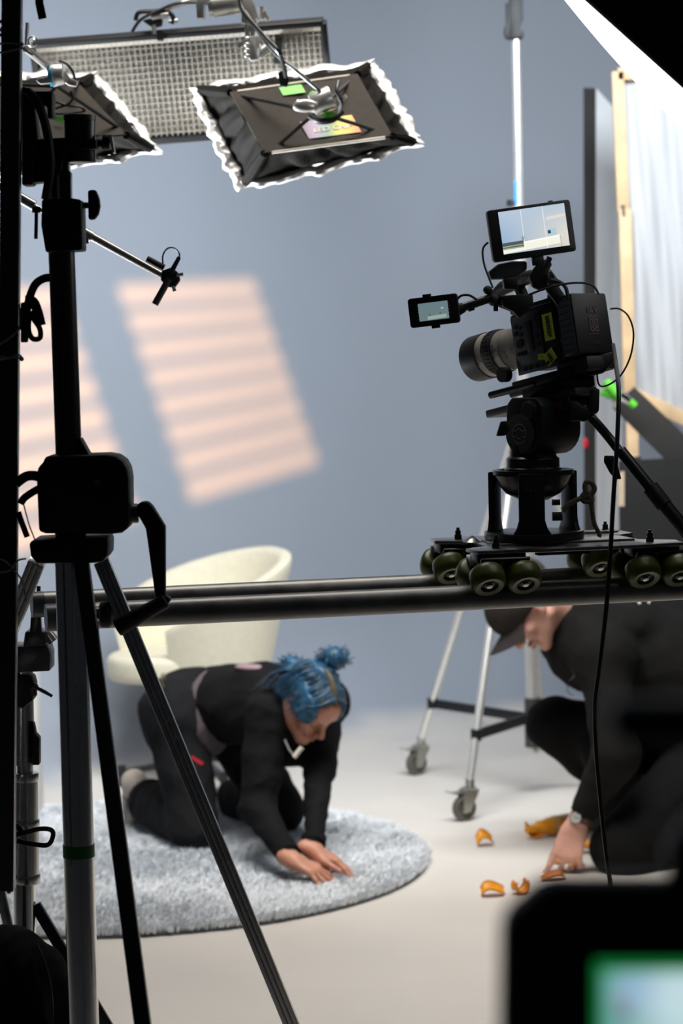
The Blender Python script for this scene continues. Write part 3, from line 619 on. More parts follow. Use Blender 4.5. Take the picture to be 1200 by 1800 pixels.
# ---------------------------------------------------------------- snap-bag softbox lights
def snapbag(label, inn, out, hubpx, detail=True):
    """inn/out: four corners (TL,TR,BR,BL) of the back panel and of the front rim, as points"""
    t = thing('softbox_light', label, 'light', (inn[2] + inn[3]) / 2)
    lightdir = ((out[0] + out[1] + out[2] + out[3]) - (inn[0] + inn[1] + inn[2] + inn[3])).normalized()
    # back panel, slightly sagging cloth
    def back(u, v):
        a = inn[0].lerp(inn[1], u).lerp(inn[3].lerp(inn[2], u), v)
        return a + lightdir * (0.012 * math.sin(PI * u) * math.sin(PI * v)) + lightdir * 0.002 * math.sin(u * 25 + v * 9)
    MB().sheet(back, 14, 10, 0.003).build('back_panel', 'fabricb', t)
    mb = MB(); q = [p.lerp((inn[0] + inn[2]) / 2, 0.12) + lightdir * 0.03 for p in inn]; q2 = [p + lightdir * 0.04 for p in q]; mb.hexa(q, q2); mb.build('lamp_body', 'black', t, bevel=0.004)
    rs = random.Random(5)
    for i in range(4):
        a, b, c, d = inn[i], inn[(i + 1) % 4], out[(i + 1) % 4], out[i]
        nrm = (b - a).cross(d - a).normalized()
        ph = rs.random() * 6
        def flap(u, v, a=a, b=b, c=c, d=d, nrm=nrm, ph=ph):
            p = a.lerp(b, u).lerp(d.lerp(c, u), v)
            e = math.sin(PI * u) * math.sin(PI * v)
            return p + nrm * (0.010 * e * math.sin(u * 21 + ph + v * 3) + 0.006 * e * math.sin(u * 43 + v * 8 + ph) + 0.004 * math.sin(v * 9 + u * 14) * math.sin(PI * u))
        MB().sheet(flap, 36, 8, 0.004).build('side_flap', 'fabric', t)
        # silver rim
        def rim(u, v, c=c, d=d, nrm=nrm, ph=ph):
            p = d.lerp(c, u); a2 = 2 * PI * v; cen = (out[0] + out[2]) / 2; o2 = (p - cen).normalized()
            r = 0.0195 * (1 + 0.22 * math.sin(u * 13 + ph) * math.sin(u * 29 + v * 6) + 0.14 * math.sin(u * 61 + v * 12.6 + ph) + 0.10 * math.sin(u * 37 - v * 6.3))
            return p + o2 * (0.010 + r * math.cos(a2)) + lightdir * (r * 1.2 * math.sin(a2) + 0.004) + V((0, 0, 0.004 * math.sin(u * 23 + ph)))
        MB().sheet(rim, 46, 10).build('silver_rim', 'silver', t)
    for i in range(4):
        a, b = inn[i], inn[(i + 1) % 4]
        if detail and i in (0, 2): MB().tube([a.lerp(b, 0.06 + 0.88 * k / 8) - lightdir * (0.004 - 0.002 * math.sin(k)) for k in range(9)], 0.0035, 8).build('cream_piping', 'piping', t)
        MB().tube([out[i], inn[i].lerp(out[i], 0.5) - lightdir * 0.01, inn[i]], [0.012, 0.015, 0.010], 8).build('corner_sleeve', 'fabric', t)
    hub = hubpx
    for i in range(4):
        e = inn[i].lerp(out[i], 0.35) - lightdir * 0.012
        MB().tube([hub + lightdir * 0.02, hub.lerp(e, 0.5), e], 0.0048, 8).build('support_rod', 'dgrey', t)
    mb = MB(); fr = [p + lightdir * 0.006 for p in (out[0].lerp(out[2], .02), out[1].lerp(out[3], .02), out[2].lerp(out[0], .02), out[3].lerp(out[1], .02))]
    mb.hexa(fr, [p + lightdir * 0.006 for p in fr]); mb.build('diffuser', 'ledw', t)
    return t, lightdir
inn = [P(404, 163, 6.22), P(628, 131, 6.22), P(690, 240, 6.02), P(464, 270, 6.02)]
out = [P(350, 158, 6.42), P(646, 116, 6.46), P(727, 250, 6.22), P(430, 322, 6.22)]
hub = P(556, 196, 5.98)
sb, ld = snapbag('black cloth softbox with silver rim hanging tilted overhead, rainbow sticker on its back', inn, out, hub)
def bp(u, v, w_=0.0):
    return inn[0].lerp(inn[1], u).lerp(inn[3].lerp(inn[2], u), v) - ld * w_
def patch(name, u0, v0, u1, v1, m, parent, w_=0.004, sk=0.0):
    mb = MB(); q = [bp(u0, v0, w_), bp(u1, v0 , w_), bp(u1 + sk, v1, w_), bp(u0 + sk, v1, w_)]; mb.hexa(q, [p - ld * 0.001 for p in q]); return mb.build(name, m, parent)
patch('green_tape', 0.375, 0.03, 0.55, 0.16, 'green', sb)
mb = MB(); poly_prism(mb, at(6.06), [(488, 128), (500, 122), (508, 140), (504, 152), (492, 150)], 0.02); mb.build('cable_gland', 'black', sb)
# rainbow sticker: procedural gradient along its length
m = bpy.data.materials.new('rainbow_sticker'); m.use_nodes = True; nt = m.node_tree; N = nt.nodes; b = N['Principled BSDF']
tc = N.new('ShaderNodeTexCoord'); sx = N.new('ShaderNodeSeparateXYZ'); rp = N.new('ShaderNodeValToRGB'); nt.links.new(tc.outputs['Generated'], sx.inputs[0]); nt.links.new(sx.outputs['X'], rp.inputs[0]); nt.links.new(rp.outputs[0], b.inputs['Base Color'])
cs = [(0.0, (0.10, 0.07, 0.09)), (0.25, (0.30, 0.22, 0.35)), (0.45, (0.20, 0.35, 0.30)), (0.6, (0.45, 0.50, 0.06)), (0.8, (0.80, 0.42, 0.03)), (1.0, (0.80, 0.14, 0.05))]
el = rp.color_ramp.elements
el[0].position, el[0].color = cs[0][0], (*cs[0][1], 1); el[1].position, el[1].color = cs[-1][0], (*cs[-1][1], 1)
for p_, c_ in cs[1:-1]:
    e = el.new(p_); e.color = (*c_, 1)
M['rainbow'] = m
st = patch('rainbow_sticker', 0.385, 0.60, 0.79, 0.87, 'rainbow', sb, 0.005)
ex_ = (inn[1] - inn[0]).normalized(); ey_ = (inn[0] - inn[3]); ey_ = (ey_ - ex_ * ey_.dot(ex_)).normalized()
if ex_.cross(ey_).dot(ld) > 0: pass
text_on('sticker_print', 'LED GRIP', 0.024, bp(0.60, 0.76, 0.008), ex_, ey_, 'piping', sb)
# hub knuckle
mb = MB(); mb.cyl(P(548, 186, 5.96), P(584, 170, 5.96), 0.028, 0.030, n=20); mb.build('knuckle_drum', 'chromeb', sb, bevel=0.003)
mb = MB(); mb.cyl(P(520, 182, 5.93), P(556, 190, 5.93), 0.011, 0.013, n=12); mb.build('clamp_handle', 'chromeb', sb, bevel=0.002)
mb = MB(); mb.ell(P(536, 186, 5.92), (0.03, 0.008, 0.016)); mb.build('handle_plate', 'chromeb', sb)
MB().tube(crom([P(594, 143, 5.93), P(592, 160, 5.91), P(600, 180, 5.91), P(596, 192, 5.93)], 5), 0.005, 8).build('safety_hook', 'dgrey', sb)
MB().ell(P(578, 204, 5.95), (0.016, 0.008, 0.012)).build('green_tag', 'green', sb)
MB().ell(P(550, 167, 5.97), (0.010, 0.006, 0.010)).build('green_tag', 'green', sb)
mb = MB(); mb.cyl(P(600, 170, 5.94), P(604, 176, 5.94), 0.012, n=12); mb.build('lock_nut', 'chromeb', sb)
MB().tube(crom([P(545, 204, 5.97), P(560, 213, 5.95), P(585, 210, 5.95), P(600, 196, 5.97)], 5), 0.008, 8).build('swivel_ring', 'black', sb)
# left snap-bag
inn2 = [P(-70, 150, 6.05), P(140, 150, 6.12), P(222, 238, 5.98), P(20, 250, 5.9)]
out2 = [P(-120, 140, 6.2), P(160, 136, 6.38), P(266, 262, 6.2), P(-20, 300, 6.1)]
hub2 = P(100, 150, 5.86)
sb2, ld2 = snapbag('black cloth softbox with silver lower rim half hidden behind the stand top', inn2, out2, hub2, detail=False)
mb = MB(); mb.cyl(P(90, 133, 5.72), P(112, 130, 5.72), 0.0275, 0.024, n=20); mb.build('knuckle_drum', 'chromeb', sb2, bevel=0.003)
mb = MB(); mb.cyl(P(86, 134, 5.71), P(92, 133, 5.71), 0.0245, n=20); mb.build('blue_knuckle_face', 'blued', sb2)
mb = MB(); poly_prism(mb, at(5.69), [(84, 132), (94, 137), (90, 146), (70, 148), (62, 140)], 0.015); mb.build('clamp_handle', 'chromeb', sb2, bevel=0.003)
mb = MB(); poly_prism(mb, at(5.72), [(112, 122), (124, 138), (136, 142), (134, 152), (120, 150), (110, 142)], 0.02); mb.build('knuckle_lug', 'chromeb', sb2, bevel=0.003)
MB().tube(crom([P(104, 108, 5.75), P(118, 114, 5.75), P(128, 128, 5.75), P(132, 140, 5.75)], 5), 0.0035, 8).build('cable_loop', 'cable', sb2)
for k_, pl in enumerate(([(95, 178), (120, 186), (140, 188), (148, 196), (120, 200), (98, 200)], [(92, 192), (118, 184), (128, 172), (124, 160)])):
    MB().tube(crom([P(x, y, 5.9) for x, y in pl], 5), 0.003, 6).build('loose_cable', 'cable', sb2)
mb = MB(); poly_prism(mb, at(5.97), [(96, 202), (112, 206), (111, 216), (95, 212)], 0.004); mb.build('green_tape', 'green', sb2)

# ---------------------------------------------------------------- rigging hardware
t = thing('silver_arm', 'short chrome arm slanting from the post to the left softbox', 'arm', P(45, 85, 5.6))
MB().cyl(P(45, 85, 5.62), P(82, 116, 5.7), 0.009).build('rod', 'chromeb', t)
mb = MB(); mb.cyl(P(48, 40, 5.6), P(46, 80, 5.6), 0.0045); mb.build('eye_bolt', 'chromeb', t)
MB().tube([P(57 + 8 * math.cos(a), 73 + 8 * math.sin(a), 5.6) for a in np.linspace(0, 2 * PI, 17)[:-1]], 0.0028, 6, closed=True).build('ring', 'chromeb', t)
YC = 6.1; L = at(YC)
t = thing('grip_head', 'large chrome grip head with clamp jaws above the tilted softbox', 'clamp', L(430, 40))
mb = MB(); mb.cyl(L(372, 12), L(424, 4), 0.027, n=22); mb.build('drum', 'chromeb', t, bevel=0.003)
mb = MB(); mb.cyl(L(366, 13), L(373, 12), 0.0225, n=22); mb.build('drum_cap', 'chromeb', t)
mb = MB(); poly_prism(mb, at(YC - 0.03), [(346, -6), (370, -6), (368, 6), (360, 8), (360, 32), (346, 32), (344, 6)], 0.03); mb.build('jaw', 'chromeb', t, bevel=0.003)
mb = MB(); poly_prism(mb, at(YC - 0.02), [(424, -8), (440, -8), (448, 10), (455, 34), (450, 42), (424, 40)], 0.03); mb.build('neck', 'chromeb', t, bevel=0.003)
mb = MB(); mb.cyl(L(433, 36), L(435, 64), 0.006); mb.cyl(L(442, 36), L(444, 64), 0.006); mb.build('twin_studs', 'chromeb', t)
mb = MB(); poly_prism(mb, at(YC - 0.025), [(430, 64), (456, 62), (458, 84), (454, 104), (440, 107), (432, 92)], 0.035); mb.build('lower_jaw', 'chromeb', t, bevel=0.004)
for y in (68, 78, 88, 98): 
    mb = MB(); mb.ell(L(434, y, -0.03), (0.008, 0.008, 0.006)); mb.build('jaw_screw', 'chromeb', t)
mb = MB(); mb.cyl(L(455, 96), L(474, 82), 0.012, 0.013, n=14); mb.cyl(L(474, 84), L(488, 88), 0.006); mb.build('tee_screw', 'chromeb', t)
mb = MB(); poly_prism(mb, at(YC - 0.03), [(414, 78), (432, 66), (430, 78), (420, 86)], 0.008); mb.build('wing_nut', 'chromeb', t, bevel=0.002)
mb = MB(); mb.cyl(L(458, 12), L(460, 34), 0.007); mb.cyl(L(464, 20), L(472, 36), 0.006); mb.build('side_pins', 'chromeb', t)
t = thing('rigging_clamp', 'small silver clamp with looped cable on top of the LED panel', 'clamp', at(6.56)(275, 52))
L = at(6.56)
mb = MB(); mb.cyl(L(266, 30), L(296, 26), 0.009, n=12); mb.build('clamp_bar', 'chromeb', t)
mb = MB(); poly_prism(mb, L, [(250, 36), (262, 32), (286, 34), (284, 44), (268, 48), (256, 40)], 0.03); mb.build('clamp_body', 'dgrey', t, bevel=0.003)
MB().cyl(L(270, 44), L(271, 60), 0.006).build('clamp_screw', 'chromeb', t)
MB().cyl(L(296, 38), L(312, 36), 0.005).build('clamp_pin', 'chromeb', t)
MB().tube(crom([L(238, 36), L(244, 22), L(268, 20), L(292, 20), L(304, 30), L(302, 42)], 5), 0.006, 8).build('cable_loop', 'cable', t)
t = thing('overhead_pipe', 'grey overhead tube crossing above the LED panel with taped cables', 'pipe', at(6.57)(280, 20))
MB().cyl(at(6.57)(264, 26), at(6.57)(420, -30), 0.0075).build('tube', 'chromeb', t)
MB().tube(crom([at(6.55)(232, 56), at(6.55)(248, 34), at(6.55)(280, 18), at(6.55)(310, 6), at(6.55)(350, 4)], 5), 0.0042, 8).build('taped_cable', 'cable', t)
mb = MB(); mb.tube(crom([P(420, -20, 6.0), P(424, 12, 5.98), P(438, 34, 5.95), P(466, 66, 5.93), P(490, 92, 5.9), P(500, 124, 6.0), P(503, 140, 6.1)], 6), 0.0058, 8)
tag(mb.build('power_cable', 'cable'), 'black power cable running down to the gland of the tilted softbox', 'cable')
mb = MB(); mb.tube(crom([P(430, 20, 6.02), P(478, 88, 5.97), P(520, 124, 5.94), P(562, 160, 5.94)], 6), 0.0052, 8)
tag(mb.build('steel_hanger', 'dgrey'), 'dark steel hanger wire leading to the knuckle of the tilted softbox', 'wire')

# ---------------------------------------------------------------- big softbox at the top right (key light)
n1, n2 = P(930, -90, 4.55), P(1440, 368, 4.35); f1, f2 = P(938, -62, 5.15), P(1372, 402, 4.95)
mid = (n1 + n2 + f1 + f2) / 4
nrm = (n2 - n1).cross(f1 - n1).normalized()
if nrm.x > 0: nrm = -nrm
t = thing('key_softbox', 'large black softbox with glowing white face at the top right corner', 'light', mid - nrm * 0.3)
def face(u, v):
    p = n1.lerp(n2, u).lerp(f1.lerp(f2, u), v)
    return p + nrm * (0.03 * math.sin(PI * u) * math.sin(PI * v))
MB().sheet(face, 24, 12).build('diffuser', 'softw', t, smooth=80)
apex = mid - nrm * 0.55; ap = [apex + (p - mid) * 0.18 for p in (n1, n2, f2, f1)]
q = [n1, n2, f2, f1]; qs = [p + nrm * 0.0 - nrm * 0.004 for p in q]
for i in range(4):
    a, b, c, d = qs[i], qs[(i + 1) % 4], ap[(i + 1) % 4], ap[i]
    MB().sheet(lambda u, v, a=a, b=b, c=c, d=d: a.lerp(b, u).lerp(d.lerp(c, u), v) - nrm * 0.0 + (mid - nrm * 0.2 - a.lerp(b, u)).normalized() * -0.03 * math.sin(PI * v), 10, 8, 0.004).build('shell_panel', 'black', t, smooth=80)
    MB().tube([qs[i], qs[(i + 1) % 4]], 0.006, 8).build('rim_tube', 'blackr', t)
mb = MB(); mb.hexa(ap, [p - nrm * 0.18 for p in ap]); mb.build('lamp_head', 'black', t, bevel=0.01)
t['_'] = 0; del t['_']
# ================================================================== dolly pipes, dolly, bowl mount, fluid head, cinema camera, monitors
Z0 = P(680, 1056, 4.70).z; PR = 0.0254
nA, nB = Pz(84, 1086, Z0), Pz(1330, 1026, Z0); nB = nA + (nB - nA) * 1.5
_e = (nB - nA).normalized(); _g = V((-_e.y, _e.x, 0)); _gw = (Pz(720, 1032, Z0) - nA).dot(_g)   # track gauge
fA, fB = nA + _g * _gw + _e * 0.005, nB + _g * _gw
def pipe(a, b, label):
    t = thing('dolly_pipe', label, 'pipe', a, 'pair of steel dolly pipes')
    d = (b - a).normalized(); mb = MB(); mb.lathe([(PR - 0.003, 0.0), (PR, 0.0015), (PR, (b - a).length)], a, d, 28); mb.build('tube', 'pipe', t, smooth=40)
    mb = MB(); mb.lathe([(PR - 0.004, -0.004), (PR + 0.0006, -0.004), (PR + 0.0006, 0.02), (PR - 0.004, 0.02)], a, d, 28); mb.build('end_band', 'dgrey', t)
pipe(nA, nB, 'front steel dolly pipe, nearer of the two crossing the picture')
pipe(fA, fB, 'rear steel dolly pipe, just behind the front one')
E = (nB - nA).normalized(); G_ = V((-E.y, E.x, 0))
def on_near(px):
    lo, hi = nA, nB
    for _ in range(40):
        m_ = (lo + hi) / 2; d = m_ - CAM_LOC; x = 600 + FPX * d.dot(CR) / d.dot(_F)
        if x < px: lo = m_
        else: hi = m_
    return m_
O = on_near(965); SL = (on_near(876) - O).dot(E); SR = (on_near(1146) - O).dot(E); GAU = (fA.lerp(fB, 0.5) - nA.lerp(nB, 0.5)).dot(G_)
def dp(s_, g, z): return O + E * s_ + G_ * g + V((0, 0, z))
dolly = thing('camera_dolly', 'steel plate camera dolly on green skate wheels riding the two pipes', 'dolly', dp(0, GAU / 2, 0.03))
ZP = 0.088; n_ = 0.05
pl = [(SL - .055, -.045), (SL + .05, -.05), (SL + .075, -.06), (SR - .03, -.06), (SR + .05, -.05), (SR + .06, .02), (SR + .0, .07), (SR - .0, GAU - .06), (SR + .05, GAU - .02), (SR + .05, GAU + .05), (SR - .05, GAU + .06), (SL + .06, GAU + .06), (SL - .05, GAU + .05), (SL - .06, GAU - .02), (SL - .0, GAU - .06), (SL + .0, .07), (SL - .06, .02)]
mb = MB(); mb.prism(pl, O + V((0, 0, ZP)), E, G_, 0.007); mb.build('deck_plate', 'plate', dolly, bevel=0.0015)
mb = MB(); mb.prism([(SL + .02, .04), (SR - .02, .04), (SR - .02, GAU - .03), (SL + .02, GAU - .03)], O + V((0, 0, ZP + 0.007)), E, G_, 0.004); mb.build('spacer_plate', 'plate', dolly, bevel=0.001)
mb = MB(); mb.prism([(SR - .14, GAU - .0), (SR + .02, GAU - .02), (SR + .0, GAU - .06), (SR - .14, GAU - .05)], O + V((0, 0, ZP + 0.0115)), E, G_, 0.004); mb.build('loose_plate', 'plate', dolly, bevel=0.001)
wheel_mesh = None
def wheel(c, ax):
    """skate wheel with core and bearing; axle along ax (outer side)"""
    w0 = MB(); r = 0.0355; h = 0.0215
    w0.lathe([(0.017, -h), (0.027, -h), (0.0335, -h * 0.75), (r, -h * 0.3), (r, h * 0.3), (0.0335, h * 0.75), (0.0275, h), (0.018, h * 0.92), (0.0165, h * 0.5)], c, ax, 26)
    wo = w0.build('wheel', 'wheelg', dolly, smooth=50)
    MB().lathe([(0.0, -h * 0.9), (0.0178, -h * 0.9), (0.0178, h * 0.62), (0.010, h * 0.5), (0.010, h * 0.8), (0.0, h * 0.8)], c, ax, 18).build('wheel_core', 'hub', wo)
    MB().lathe([(0.0028, h * 0.8), (0.0062, h * 0.82), (0.0062, h * 0.95), (0.0042, h * 1.0), (0.0028, h * 1.0)], c, ax, 14).build('bearing', 'chromed', wo)
    for a in (0.6, 2.7, 4.8):
        u_, v_, z_ = frame_from(ax); p = V(c) + (u_ * math.cos(a) + v_ * math.sin(a)) * 0.0125 + z_ * (h * 0.56)
        MB().box(p, (0.004, 0.004, 0.004), mtx((0, 0, 0), u_, v_, z_).to_3x3()).build('core_spoke', 'hub', wo)
q45 = math.sqrt(.5); RW = PR + 0.0357
for (s0, g0) in ((SL, 0), (SR, 0), (SL, GAU), (SR, GAU)):
    for side in (-1, 1):
        contact = (G_ * side * 0.75 + V((0, 0, 0.66))).normalized(); axd = (G_ * side * 0.66 - V((0, 0, 0.75))).normalized()
        for ds in (-0.037, 0.037):
            c = dp(s0 + ds, g0, 0) + contact * RW; wheel(c, axd)
        # truck flange behind the wheels
        ctr = dp(s0, g0, 0) + contact * (RW + 0.012) - axd * 0.026
        MB().box(ctr, (0.10, 0.034, 0.005), mtx((0, 0, 0), E, contact, E.cross(contact)).to_3x3()).build('truck_flange', 'blackm', dolly, bevel=0.001)
    MB().box(dp(s0, g0, 0.078), (0.10, 0.05, 0.02), mtx((0, 0, 0), E, G_, V((0, 0, 1))).to_3x3()).build('truck_block', 'blackm', dolly, bevel=0.002)
    mb = MB(); c = dp(s0 - 0.004, g0, ZP + 0.007); mb.cyl(c, c + V((0, 0, 0.009)), 0.0085, n=6); mb.cyl(c + V((0, 0, 0.009)), c + V((0, 0, 0.018)), 0.0065, n=6); mb.cyl(c + V((0, 0, 0.018)), c + V((0, 0, 0.024)), 0.0035, n=8); mb.build('deck_bolt', 'blackm', dolly)
mb = MB(); c = dp(SL - 0.0, GAU - 0.085, ZP + 0.0074); mb.lathe([(0.020, 0), (0.012, 0.006), (0.0, 0.013)], c, V((0, 0, 1)), 8); mb.build('domed_rivet', 'plate', dolly)
mb = MB(); mb.prism(rrect(0.11, 0.03, 0.006), dp((SL + SR) / 2 - 0.02, 0.02, ZP - 0.012), E, G_, 0.011); mb.build('under_rib', 'blackm', dolly)

# ---------------------------------------------------------------- bowl mount (hi-hat)
HB = on_near(958) ; sH = (HB - O).dot(E) + 0.018; HC = dp(sH, GAU / 2 - 0.01, ZP + 0.0112)
hh = thing('bowl_mount', 'black cast bowl mount with three legs standing on the dolly plate', 'mount', HC)
mb = MB(); pts = []
for k in range(36):
    a = 2 * PI * k / 36; r = 0.098 + 0.010 * math.cos(3 * (a - R(265))); pts.append((r * math.cos(a), r * math.sin(a)))
mb.prism(pts, HC, V((1, 0, 0)), V((0, 1, 0)), 0.017); mb.build('base_ring', 'blackm', hh, bevel=0.003)
for a in (263, 158, 24):
    u_ = V((math.cos(R(a)), math.sin(R(a)), 0)); v_ = V((-u_.y, u_.x, 0)); z_ = V((0, 0, 1))
    wd = 0.028 if a == 263 else 0.026
    prof = [(-wd - 0.012, 0.0), (wd + 0.012, 0.0), (wd + 0.003, 0.014), (wd - 0.002, 0.03), (wd - 0.002, 0.124), (-wd + 0.002, 0.124), (-wd + 0.002, 0.03), (-wd - 0.003, 0.014)]
    mb = MB(); mb.prism(prof, HC + u_ * 0.076 + z_ * 0.014, v_, z_, 0.013); mb.build('leg', 'blackm', hh, bevel=0.003)
mb = MB(); mb.lathe([(0.0, 0.078), (0.030, 0.081), (0.055, 0.094), (0.070, 0.112), (0.078, 0.131), (0.082, 0.133), (0.082, 0.142), (0.078, 0.1425), (0.066, 0.136), (0.05, 0.131), (0.0, 0.131)], HC, V((0, 0, 1)), 40); mb.build('bowl', 'blackm', hh, smooth=30)
uf = V((math.cos(R(263)), math.sin(R(263)), 0)); text_on('maker_print', 'SLV', 0.019, HC + uf * 0.0905 + V((0, 0, 0.108)), V((-uf.y, uf.x, 0)), V((0, 0, 1)), 'printd', hh, 0.0004)
mb = MB(); mb.cyl(HC + V((0.03, -0.085, 0.052)), HC + V((0.05, -0.085, 0.052)), 0.009, n=10); mb.cyl(HC + V((0.03, -0.085, 0.08)), HC + V((0.046, -0.085, 0.08)), 0.006, n=10); mb.build('clamp_knob', 'black', hh)
# rope tied on the right leg
YR = HC.y - 0.03; L = at(YR - 0.05)
t = thing('rope_tie', 'short frayed hemp rope knotted on the right leg of the bowl mount', 'rope', L(1048, 940))
MB().tube(crom([L(990, 896), L(1000, 886), L(1015, 878), L(1032, 872), L(1044, 862), L(1040, 849), L(1030, 848), L(1028, 860), L(1036, 874), L(1042, 884)], 5), 0.0052, 8).build('knot_loop', 'rope', t)
MB().tube(crom([L(1036, 870), L(1040, 895), L(1044, 920), L(1053, 938), L(1052, 944)], 5), 0.0045, 8).build('rope_tail', 'rope', t)
MB().tube(crom([L(1030, 866), L(1040, 878), L(1028, 882), L(1022, 874), L(1032, 862)], 5), 0.005, 8).build('knot_wrap', 'rope', t)
for k, (x, y) in enumerate(((985, 894), (987, 900), (991, 902))): MB().tube([L(992, 892), L(x, y)], [0.002, 0.0008], 5).build('frayed_strand', 'rope', t)

# ---------------------------------------------------------------- camera frame of reference
YAW, CP = R(40), R(10.5)
RT = V((math.cos(YAW), math.sin(YAW), 0)); FH = V((-math.sin(YAW), math.cos(YAW), 0))
FW = FH * math.cos(CP) - V((0, 0, math.sin(CP))); UP = FH * math.sin(CP) + V((0, 0, math.cos(CP)))
CO = P(1041, 568, 4.80)
CMX = mtx(CO, RT, FW, UP)
def cw(x, y, z): return CMX @ V((x, y, z))
# ---------------------------------------------------------------- fluid head
HT = HC + V((0, 0, 0.131))
fh = thing('fluid_head', 'black fluid pan head with round logo disc and long pan bar', 'tripod head', HT)
mb = MB(); mb.lathe([(0.058, 0), (0.058, 0.014), (0.054, 0.016), (0.054, 0.034), (0.048, 0.038), (0.046, 0.062)], HT, V((0, 0, 1)), 30); mb.build('pan_base', 'blackm', fh, bevel=0.001)
HM = P(955, 750, HT.y - 0.005)
mb = MB(); prof = []
for k in range(13):
    a = R(180 + 180 * k / 12); prof.append((0.052 * math.cos(a), 0.052 * math.sin(a) - 0.004))
prof += [(0.050, 0.045), (0.036, 0.060), (-0.036, 0.060), (-0.050, 0.045)]
mb.prism(prof, HM - RT * 0.054, FH, V((0, 0, 1)), 0.0); 
mb = MB(); a = [HM - RT * 0.056 + FH * x + V((0, 0, y)) for x, y in prof]; b = [p + RT * 0.112 for p in a]; nn = len(a)
mb.add(a + b, [tuple(range(nn)), tuple(range(2 * nn - 1, nn - 1, -1))] + [(k, (k + 1) % nn, nn + (k + 1) % nn, nn + k) for k in range(nn)]); mb.build('tilt_housing', 'black', fh, bevel=0.005)
LC = HM - RT * 0.0568 + FH * 0.008 + V((0, 0, -0.012))
mb = MB(); mb.cyl(LC, LC - RT * 0.003, 0.040, n=28); mb.build('side_disc', 'slate', fh)
lo_ = LC - RT * 0.0036
MB().tube([lo_ + FH * (0.0195 * math.cos(a)) + V((0, 0, 0.0195 * math.sin(a))) for a in np.linspace(0, 2 * PI, 33)[:-1]], 0.0006, 6, closed=True).build('logo_ring', 'printw', fh)
MB().tube([lo_ + FH * x + V((0, 0, z)) for x, z in ((-0.019, 0.006), (-0.006, 0.006), (-0.002, 0.010), (0.006, 0.010), (0.008, 0.006), (0.019, 0.006))], 0.0006, 5).build('logo_line', 'printw', fh)
MB().tube([lo_ + FH * x + V((0, 0, z)) for x, z in ((-0.019, -0.006), (-0.008, -0.006), (-0.006, -0.010), (0.004, -0.010), (0.007, -0.006), (0.019, -0.006))], 0.0006, 5).build('logo_line', 'printw', fh)
KC = HM - RT * 0.056 + FH * -0.022 + V((0, 0, 0.036))
mb = MB(); mb.lathe([(0.017, 0), (0.0185, 0.002), (0.0185, 0.009), (0.015, 0.012), (0, 0.012)], KC, -RT, 24); mb.build('drag_dial', 'blackr', fh)
for k in range(16):
    a = 2 * PI * k / 16; MB().box(KC - RT * 0.006 + FH * 0.0188 * math.cos(a) + V((0, 0, 0.0188 * math.sin(a))), (0.0016, 0.008, 0.0016), mtx((0, 0, 0), FH, RT, V((0, 0, 1))).to_3x3()).build('dial_tooth', 'dgrey', fh)
Lh = at(4.80)
mb = MB(); poly_prism(mb, Lh, [(880, 741), (892, 740), (896, 756), (888, 766), (872, 767)], 0.02); mb.build('brake_lever', 'black', fh, bevel=0.003)
mb = MB(CMX); mb.box((0, 0.175, -0.128), (0.062, 0.265, 0.016)); mb.build('slide_plate', 'slate', fh, bevel=0.003)
mb = MB(CMX); mb.box((0, 0.13, -0.146), (0.075, 0.14, 0.02)); mb.build('plate_clamp', 'black', fh, bevel=0.003)
mb = MB(CMX); mb.box((-0.0385, 0.10, -0.146), (0.002, 0.04, 0.012)); mb.build('red_label', 'redd', fh)
mb = MB(); poly_prism(mb, at(4.78), [(1040, 684), (1054, 683), (1053, 722), (1048, 728), (1034, 728), (1029, 720), (1034, 712)], 0.03); mb.build('counterbalance_wing', 'black', fh, bevel=0.004)
mb = MB(); poly_prism(mb, at(4.78), [(1000, 704), (1016, 706), (1024, 714), (1040, 716), (1046, 730), (1028, 742), (1014, 740), (1000, 742)], 0.045); mb.build('bar_bracket', 'black', fh, bevel=0.005)
L = at(4.79)
MB().tube(crom([L(1024, 728), L(1038, 734), L(1052, 748), L(1072, 772), L(1098, 806, -0.02)], 6), 0.0092, 14).build('pan_bar', 'blackm', fh)
MB().cyl(L(1090, 792, -0.015), L(1150, 866, -0.05), 0.0118, n=16).build('pan_bar_sleeve', 'blackm', fh)
MB().cyl(L(1143, 857, -0.045), L(1168, 889, -0.06), 0.0165, n=16).build('bar_lock', 'black', fh)
MB().cyl(L(1162, 880, -0.055), L(1240, 975, -0.1), 0.0142, n=16).build('pan_bar_grip', 'blackm', fh)
mb = MB(); poly_prism(mb, at(4.74), [(1062, 801), (1078, 801), (1085, 815), (1092, 842), (1082, 843), (1072, 832), (1061, 812)], 0.006); mb.build('clip_plate', 'black', fh, bevel=0.002)

# ---------------------------------------------------------------- cinema camera
cc = thing('cinema_camera', 'black cinema camera with white zoom lens and big battery on the fluid head', 'camera', mat4=CMX)
def cbox(name, c, size, m, bevel=0.003, parent=None):
    mb = MB(CMX); mb.box(c, size); return mb.build(name, m, parent or cc, bevel=bevel)
bt = cbox('battery', (0, 0.02, 0.0), (0.100, 0.042, 0.122), 'black', 0.005)
cbox('battery_side', (-0.0502, 0.022, 0.0), (0.001, 0.036, 0.112), 'slate', 0)
for k in range(9): cbox('battery_rib', (-0.051, 0.022, -0.05 + k * 0.0125), (0.001, 0.03, 0.002), 'black', 0, bt)
text_on('battery_print', 'SLV', 0.020, cw(0.002, -0.0016, 0.027), RT, UP, 'printd', bt, 0.0006)
text_on('battery_print', '88', 0.026, cw(0.002, -0.0016, 0.006), RT, UP, 'printd', bt, 0.0008)
text_on('battery_print', '88', 0.026, cw(0.002, -0.0016, -0.009), RT, UP, 'printd', bt, 0.0008)
